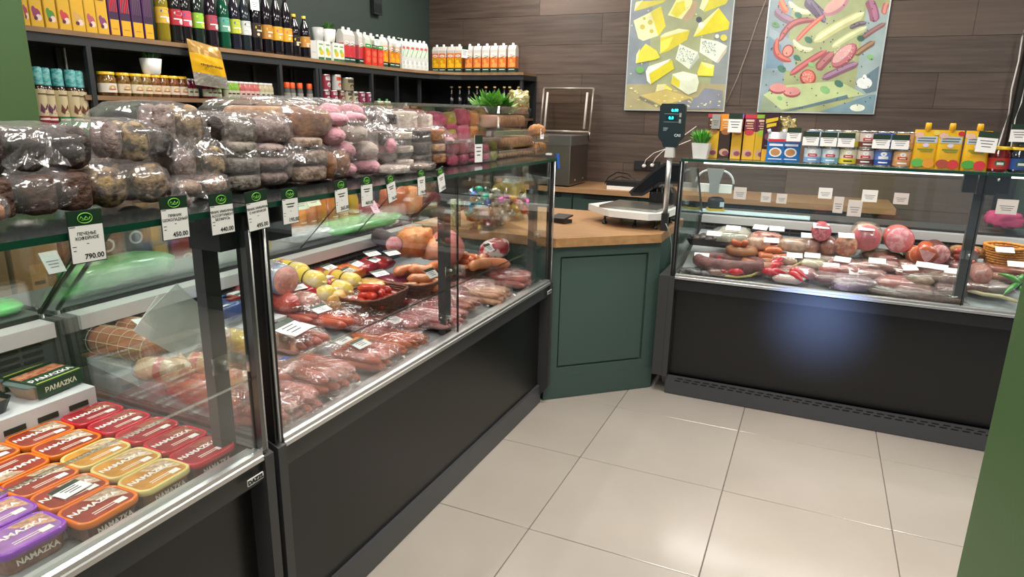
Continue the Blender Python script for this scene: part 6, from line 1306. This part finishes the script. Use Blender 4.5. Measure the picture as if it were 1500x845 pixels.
for k in range(4): b = MB(); b.tube([at(958+6*k, 272, 1, 3.80), at(954+8*k, 284, 1, 3.78), Vector((c0[0]-.06+.03*k, 3.80, .866))], .003, 5); b.build('cable', BLK2, t)
t = thing('receipt_printer', 'small printer with curled white receipt paper behind the till', 'printer', (at(985, 240, 1, 4.0)[0]-.02, 3.90, .8605), 0)
b = MB(); b.loft([(.14, .12, .01, 0), (.14, .12, .015, .16), (.11, .09, .02, .185)]); b.build('body', BLK, t)
b = MB(); n = 8
vs = [(u, .02+.05*math.cos(a*.3)-.05, .18+.075*math.sin(a*.3)) for a in range(n) for u in (-.045, .045)]
b.add(vs, [(2*i, 2*i+1, 2*i+3, 2*i+2) for i in range(n-1)], 0, True); b.build('receipt_paper', WHT, t)
# stainless steamer box with a raised lid on the back counter
t = thing('vacuum_packer', 'stainless steel packing machine with raised transparent lid by the wood wall', 'packing machine', (-2.02, 5.36, .8655), 0)
b = MB(); b.loft([(.42, .44, .01, .012), (.42, .44, .01, .33)], k=3); b.build('housing', STEEL, t)
b = MB(); b.box(.2105, .2115, -.215, .215, .02, .37); b.build('side_panel', mat('4c443f', .35, .4), t)
b = MB(); b.loft([(.43, .45, .012, .33), (.43, .45, .012, .405)], k=3); b.build('top_rim', mat('8a8a88', .3, .8), t)
b = MB(); b.box(.0, .05, -.232, -.222, .25, .265); b.build('latch', mat('e8e8e4', .3), t)
for k in range(2): b = MB(); b.blob((.214, -.1+.2*k, .05), .004, .007, .007, nu=8, nv=6); b.build('bolt', ALU, t)
la = math.radians(58); yb_ = .19; zb_ = .43
def lidp(x, s): return Vector((x, yb_-.0+s*math.cos(la)*.28, zb_+s*math.sin(la)))
lw_ = .225; lh_ = .42
fr_ = t
for x0, s0, x1, s1 in ((-lw_, 0, lw_, 0), (-lw_, lh_, lw_, lh_), (-lw_, 0, -lw_, lh_), (lw_, 0, lw_, lh_)): b = MB(); b.tube([lidp(x0, s0), lidp(x1, s1)], .009, 8); b.build('lid_frame', mat('a8a29a', .35, .5), t)
b = MB(); b.poly([lidp(-lw_, 0), lidp(lw_, 0), lidp(lw_, lh_), lidp(-lw_, lh_)]); b.add([v+Vector((0, -.012, .004)) for v in (lidp(-lw_, 0), lidp(lw_, 0), lidp(lw_, lh_), lidp(-lw_, lh_))], [(0, 1, 2, 3)]); b.build('lid_pane', clear('smoked_lid', 'f6f2ee', .02, .2, .08), t)
for x in (-lw_*.80, lw_*.80): b = MB(); b.tube([lidp(x, .03)+Vector((0, -.02, 0)), lidp(x, lh_-.04)+Vector((0, -.02, 0))], .010, 8); b.build('seal_strip', mat('c4bdb4', .5), t)
for x in (-lw_, lw_): b = MB(); b.tube([Vector((x, .21, .36)), Vector((x, yb_, zb_))], .01, 6); b.build('hinge', STEEL, t)
# outlet, plugs, cables
def cable(label, pts, r=.003, m=WHT, nm='cable'): return tag(MB().tube(pts, r, 6).build(nm, m), label, 'cable')
t = thing('power_socket', 'black double wall socket on the wood wall behind the till', 'socket', (at(948, 243, 1, YB)[0], YB-.004, at(948, 243, 1, YB)[2]), 0)
b = MB(); b.box(-.11, .11, -.012, 0, -.04, .04); b.build('frame', BLK, t)
b = MB(); b.box(-.10, -.005, -.015, -.012, -.033, .033); b.build('socket_face', mat('26282a', .35), t)
b = MB(); b.box(.005, .10, -.015, -.012, -.033, .033); b.build('socket_face', mat('26282a', .35), t)
for i, (px_, py_) in enumerate(((943, 243), (955, 242))):
    p = at(px_, py_, 1, YB-.04); o = tag(MB().tube([p+Vector((0, .025, 0)), p, p-Vector((0, .02, .0))], [.016, .016, .008], 10).build('plug', WHT), f'white plug in the black wall socket, {"left" if not i else "right"} one', 'plug')
def wire(pp, Y=YB-.05): return [at(x, y, 1, Y) for x, y in pp]
cable('white cable rising in an arc from the left plug towards the right', wire([(943, 243), (946, 234), (958, 224), (975, 218), (995, 212), (1012, 205)]))
cable('white cable rising from the right plug behind the display pole', wire([(955, 242), (960, 232), (968, 224), (985, 210), (1005, 196), (1020, 185)]), .003)
cable('thin pale cable hanging diagonally between the two posters', wire([(1122, 0), (1110, 30), (1095, 75), (1080, 115), (1064, 150)]), .0028, mat('a89a90', .5))
cable('thick white cable hanging down at the right side of the wood wall', wire([(1502, 40), (1497, 55), (1492, 90), (1482, 130), (1478, 165), (1470, 190), (1461, 218), (1450, 262)], YB-.08), .005)
cable('thin white cable beside the dark door frame at the right edge', wire([(1504, 112), (1496, 150), (1487, 175), (1481, 215), (1476, 262)], YB-.08), .004)
cable('looped black cable on the back counter beside the packing machine', [Vector((x, y, .875+z)) for x, y, z in ((-1.62, 5.5, 0), (-1.6, 5.52, .05), (-1.52, 5.5, .10), (-1.42, 5.45, .10), (-1.34, 5.4, .06), (-1.30, 5.36, .0))], .005, BLK2)
cable('second black cable loop lying inside the first on the back counter', [Vector((x, y, .875+z)) for x, y, z in ((-1.58, 5.45, 0), (-1.55, 5.46, .04), (-1.47, 5.44, .075), (-1.38, 5.4, .06), (-1.32, 5.33, .0))], .004, BLK2)
t = thing('router_box', 'flat black box with a white front strip on the back counter', 'box', (at(920, 270, 2, .88)[0]+.05, 5.28, .8655), 0)
b = MB(); b.box(-.15, .15, -.07, .07, .028, .065); b.build('body', BLK, t); b = MB(); b.box(-.14, .13, -.085, .06, 0, .027); b.build('white_base', WHT, t)
cable('thin grey cable trailing from the scale foot down the counter edge', [at(x, y, 1, 3.43) for x, y in ((975, 327), (981, 340), (984, 360), (983, 390), (978, 430))], .0025, mat('7a8078', .5))
t = thing('sensor_box', 'small dark rectangular box fixed high on the green wall', 'sensor', (XL+.012, at(548, 10, 0, XL)[1], at(548, 10, 0, XL)[2]), 0)
b = MB(); b.box(0, .03, -.055, .055, -.06, .06); b.build('housing', mat('1c2426', .5), t); b = MB(); b.box(.03, .034, -.04, .04, -.045, .02); b.build('cover', mat('161c1e', .4), t)
# ------------------------------------------------------------------ sweets on the cash counter, seen through the case end
candy_c = ['d89a1c', '2a5ac8', '2aa0b8', '3ab89a', 'c8409a', 'b8442a', 'c8c0b0', 'b8b09c', 'c83a5a', 'd8b83a']
nmc = ['gold', 'blue', 'turquoise', 'mint', 'magenta', 'copper', 'silver', 'champagne', 'raspberry', 'yellow']
SW = {}
pos = [(694, 285, 1), (702, 277, 3), (712, 288, 3), (714, 296, 1), (692, 301, 2), (690, 308, 2), (700, 297, 2), (686, 313, 3), (692, 320, 0), (701, 310, 0), (700, 318, 9), (708, 312, 8), (712, 319, 8), (693, 292, 0), (724, 300, 7), (731, 306, 7), (738, 313, 6), (744, 304, 6), (727, 318, 7), (734, 324, 7), (742, 320, 6), (735, 293, 4), (743, 290, 4), (751, 291, 0), (758, 296, 5), (764, 300, 5), (771, 296, 4), (766, 289, 6), (720, 288, 7), (726, 280, 6), (749, 312, 6), (758, 306, 9), (768, 308, 5), (776, 302, 8), (718, 322, 7)]
for i, (px_, py_, k) in enumerate(pos):
    zz = .872+max(0, (324-py_))*.0031; p = at(px_, py_, 1, 3.14+random.uniform(-.03, .03))
    if k not in SW:
        m_ = mat(candy_c[k], .22, .55, bump=(80, .6)); b = MB(); b.blob((0, 0, 0), .024, .019, .017, 2.4, .1, 4, 10, 7); body = b.build('sweet', m_); SW[k] = body.data; bpy.data.objects.remove(body)
        b = MB(); 
        for s_ in (-1, 1): b.add([(s_*.021, 0, 0)]+[(s_*.044, .018*math.cos(a), .018*math.sin(a)) for a in [q*1.05 for q in range(6)]], [(0, j+1, (j+1) % 6+1) for j in range(6)])
        w2 = b.build('twist', clear('cello_'+candy_c[k], candy_c[k], .3, .8, .1)); SW[(k, 't')] = w2.data; bpy.data.objects.remove(w2)
    t = thing('wrapped_sweet', f'{nmc[k]} foil-wrapped sweet on the clear stand, {ORD[sum(1 for q in pos[:i] if q[2] == k)]} of its colour', 'sweet', p, random.uniform(0, 3), nmc[k]+' sweets in the candy display'); t.rotation_euler = (random.uniform(-.6, .6), random.uniform(-.6, .6), random.uniform(0, 3))
    link('sweet', SW[k], t); link('twist', SW[(k, 't')], t)
t = thing('candy_stand', 'clear tiered plastic stand holding the foil-wrapped sweets', 'stand', (at(733, 325, 2, .861)[0], 3.16, .8605), .2)
for z, w_ in ((0.002, .36), (.06, .32), (.115, .26)): b = MB(); b.loft([(.13, w_, .02, z), (.13, w_, .02, z+.004)]); b.build('tier', PLEXI, t)
for x in (-.11, .11): b = MB(); b.box(-.06, .06, x-.002, x+.002, .006, .115); b.build('side', PLEXI, t)
p = at(748, 285, 2, .88)
t = thing('sweets_bucket', 'big clear drum of yellow sweets behind the candy stand', 'tub', (at(746, 290, 1, 3.42)[0], 3.42, .8605))
b = MB(); b.lathe([(.085, .0), (.09, .01), (.09, .21), (.08, .225)], 22, cap=False); b.build('drum', PLEXI, t)
b = MB(); b.blob((0, 0, .105), .083, .083, .10, 5, .05, 5); b.build('sweets', mat('c8a82a', .4, n=(40, 'a8902a'), bump=(60, .8)), t)['kind'] = 'stuff'
b = MB(); b.lathe([(.093, .215), (.093, .235)], 22); b.build('lid', clear('frosted', 'f4f4f4', .5, .8, .2), t)
o = bottle('jar', 'tall jar with dark cap left of the drum of yellow sweets', 'jar', BEER, mat('8a7440', .2, coat=.5), .035, .21, '2a2c30', (.2, .5, 'b8983a'), [('e', 0, .08, .015, .012, 'd8c05a')], capr=.026, caph=.05, capz=.16); o.location = (at(712, 285, 1, 3.34)[0], 3.34, .8605)
o = tag(box('patterned_box', mat('b0b48a', .6, n=(90, '6a6e4a')), (-.02, -.03, 0), (.02, .03, .14)), 'narrow patterned cream box standing at the corner of the cash counter', 'box'); o.location = (at(666, 310, 1, 3.06)[0], 3.06, .8605)
# ------------------------------------------------------------------ goods behind and below the left run
t = thing('low_cabinet', 'low black cabinet in the aisle behind the left cases, carrying bags and cartons', 'cabinet')
box('carcass', BLK, (-2.89, .9, .003), (-2.62, 2.72, .60), t); box('top_board', mat('2b2d2f', .4), (-2.895, .895, .60), (-2.61, 2.725, .618), t)
BK = [(1.13, 'black and brown kraft bag in the aisle, leftmost', '3f3428', .19, .36), (1.335, 'tall brown kraft bag seen through the nearest case, left', '6a5238', .18, .36), (1.53, 'brown kraft bag seen through the nearest case, right', '7a5c3c', .17, .37), (1.695, 'dark brown carton with a grey patch', '5a4534', .12, .36), (1.825, 'maroon carton with pale round badges', '5a2c2c', .12, .35), (1.96, 'dark carton with a white arch badge', '4a3430', .12, .37), (2.07, 'tan paper pack behind the price tags', 'a8824a', .08, .34), (2.21, 'red carton with white tree emblems in the aisle', '9a2c34', .16, .37), (2.48, 'beige pack seen between the case posts', 'a8845a', .15, .30)]
for i, (y_, lb, c, w_, h_) in enumerate(BK):
    o = carton('stock_box', lb, 'box', w_, .12, h_, c, [('e', -.005, h_*.72, .034, .030, 'c8c0b8'), ('e', -.005, h_*.72, .024, .021, c), ('e', 0, h_*.34, .03, .025, 'b8a8a0'), ('e', 0, h_*.34, .02, .016, c)] if i in (4, 5, 7) else [('r', -.03, .03, h_*.3, h_*.62, sh(c, 1.25)), ('r', -.02, .02, h_*.4, h_*.44, sh(c, .7))], cap=None)
    o.location = (-2.70, y_, .6185)
board('lower_shelf', BOARD, [(XL+.012, 1.765), (-3.12, 1.765), (-3.12, 5.3), (XL+.012, 5.3)], .597, .618, SHELF)
LG2 = [(437, 312, 'd8862c', 'row bottle of orange drink behind the long case, first'), (452, 310, 'c87a3c', 'bottle of orange drink behind the long case, second'), (468, 308, 'd08a30', 'bottle of orange drink behind the long case, third'), (484, 306, 'c8843a', 'bottle of orange drink behind the long case, fourth'), (500, 312, 'd8a02c', 'bottle of amber drink behind the long case, fifth'), (516, 310, 'd8a83a', 'bottle of amber drink behind the long case, sixth')]
for i, (px_, py_, c, lb) in enumerate(LG2):
    p = at(px_, py_, 0, -2.13); o = bottle('drink_bottle', lb.replace('row ', ''), 'bottle', JAR, mat(c, .12, coat=.5), .034, .17, 'd8d4cc', (.2, .6, sh(c, .9)), [('r', -.02, .02, .06, .065, 'e8d8b8')], capz=.155, capr=.028, caph=.015); o.location = (-2.13, p[1], .881)
for i, (px_, py_, s_, c, lb) in enumerate(((578, 285, .10, 'd06a34', 'big orange smoked chicken pack on the rear ledge, left'), (598, 296, .09, 'd8843c', 'orange smoked chicken pack on the rear ledge, right'), (540, 300, .06, 'a8505a', 'small pinkish pack on the rear ledge'))):
    p = at(px_, py_, 0, -2.08); slab(lb, (-2.08, p[1], .881), s_*1.9, .13, s_*1.7, mat(c, .4, n=(12, sh(c, .8))), 'smoked_chicken', 'meat', amp=.12)
slab('white paper sheet stack on the rear ledge by the far post', (-2.0, 2.78, .881), .2, .14, .02, mat('d8d4cc', .6), 'paper_stack', 'paper', e=8, amp=0)
for i, (px_, py_, lb) in enumerate(((439, 297, 'pale green price card on the rear glass, left'), (457, 292, 'pale green price card on the rear glass, middle'), (548, 303, 'small pink card on the rear glass'), (77, 384, 'grey leaflet with a picture stuck to the rear glass'))):
    p = at(px_, py_, 0, -1.70 if i < 3 else -1.75); wtag(p, (1, 0, .6), lb, .07 if i < 2 else .045, .055 if i < 3 else .06, head=0, m=mat(('b9c4a8', 'c8d0b0', 'd8b0b8', '9aa09a')[i], .5))
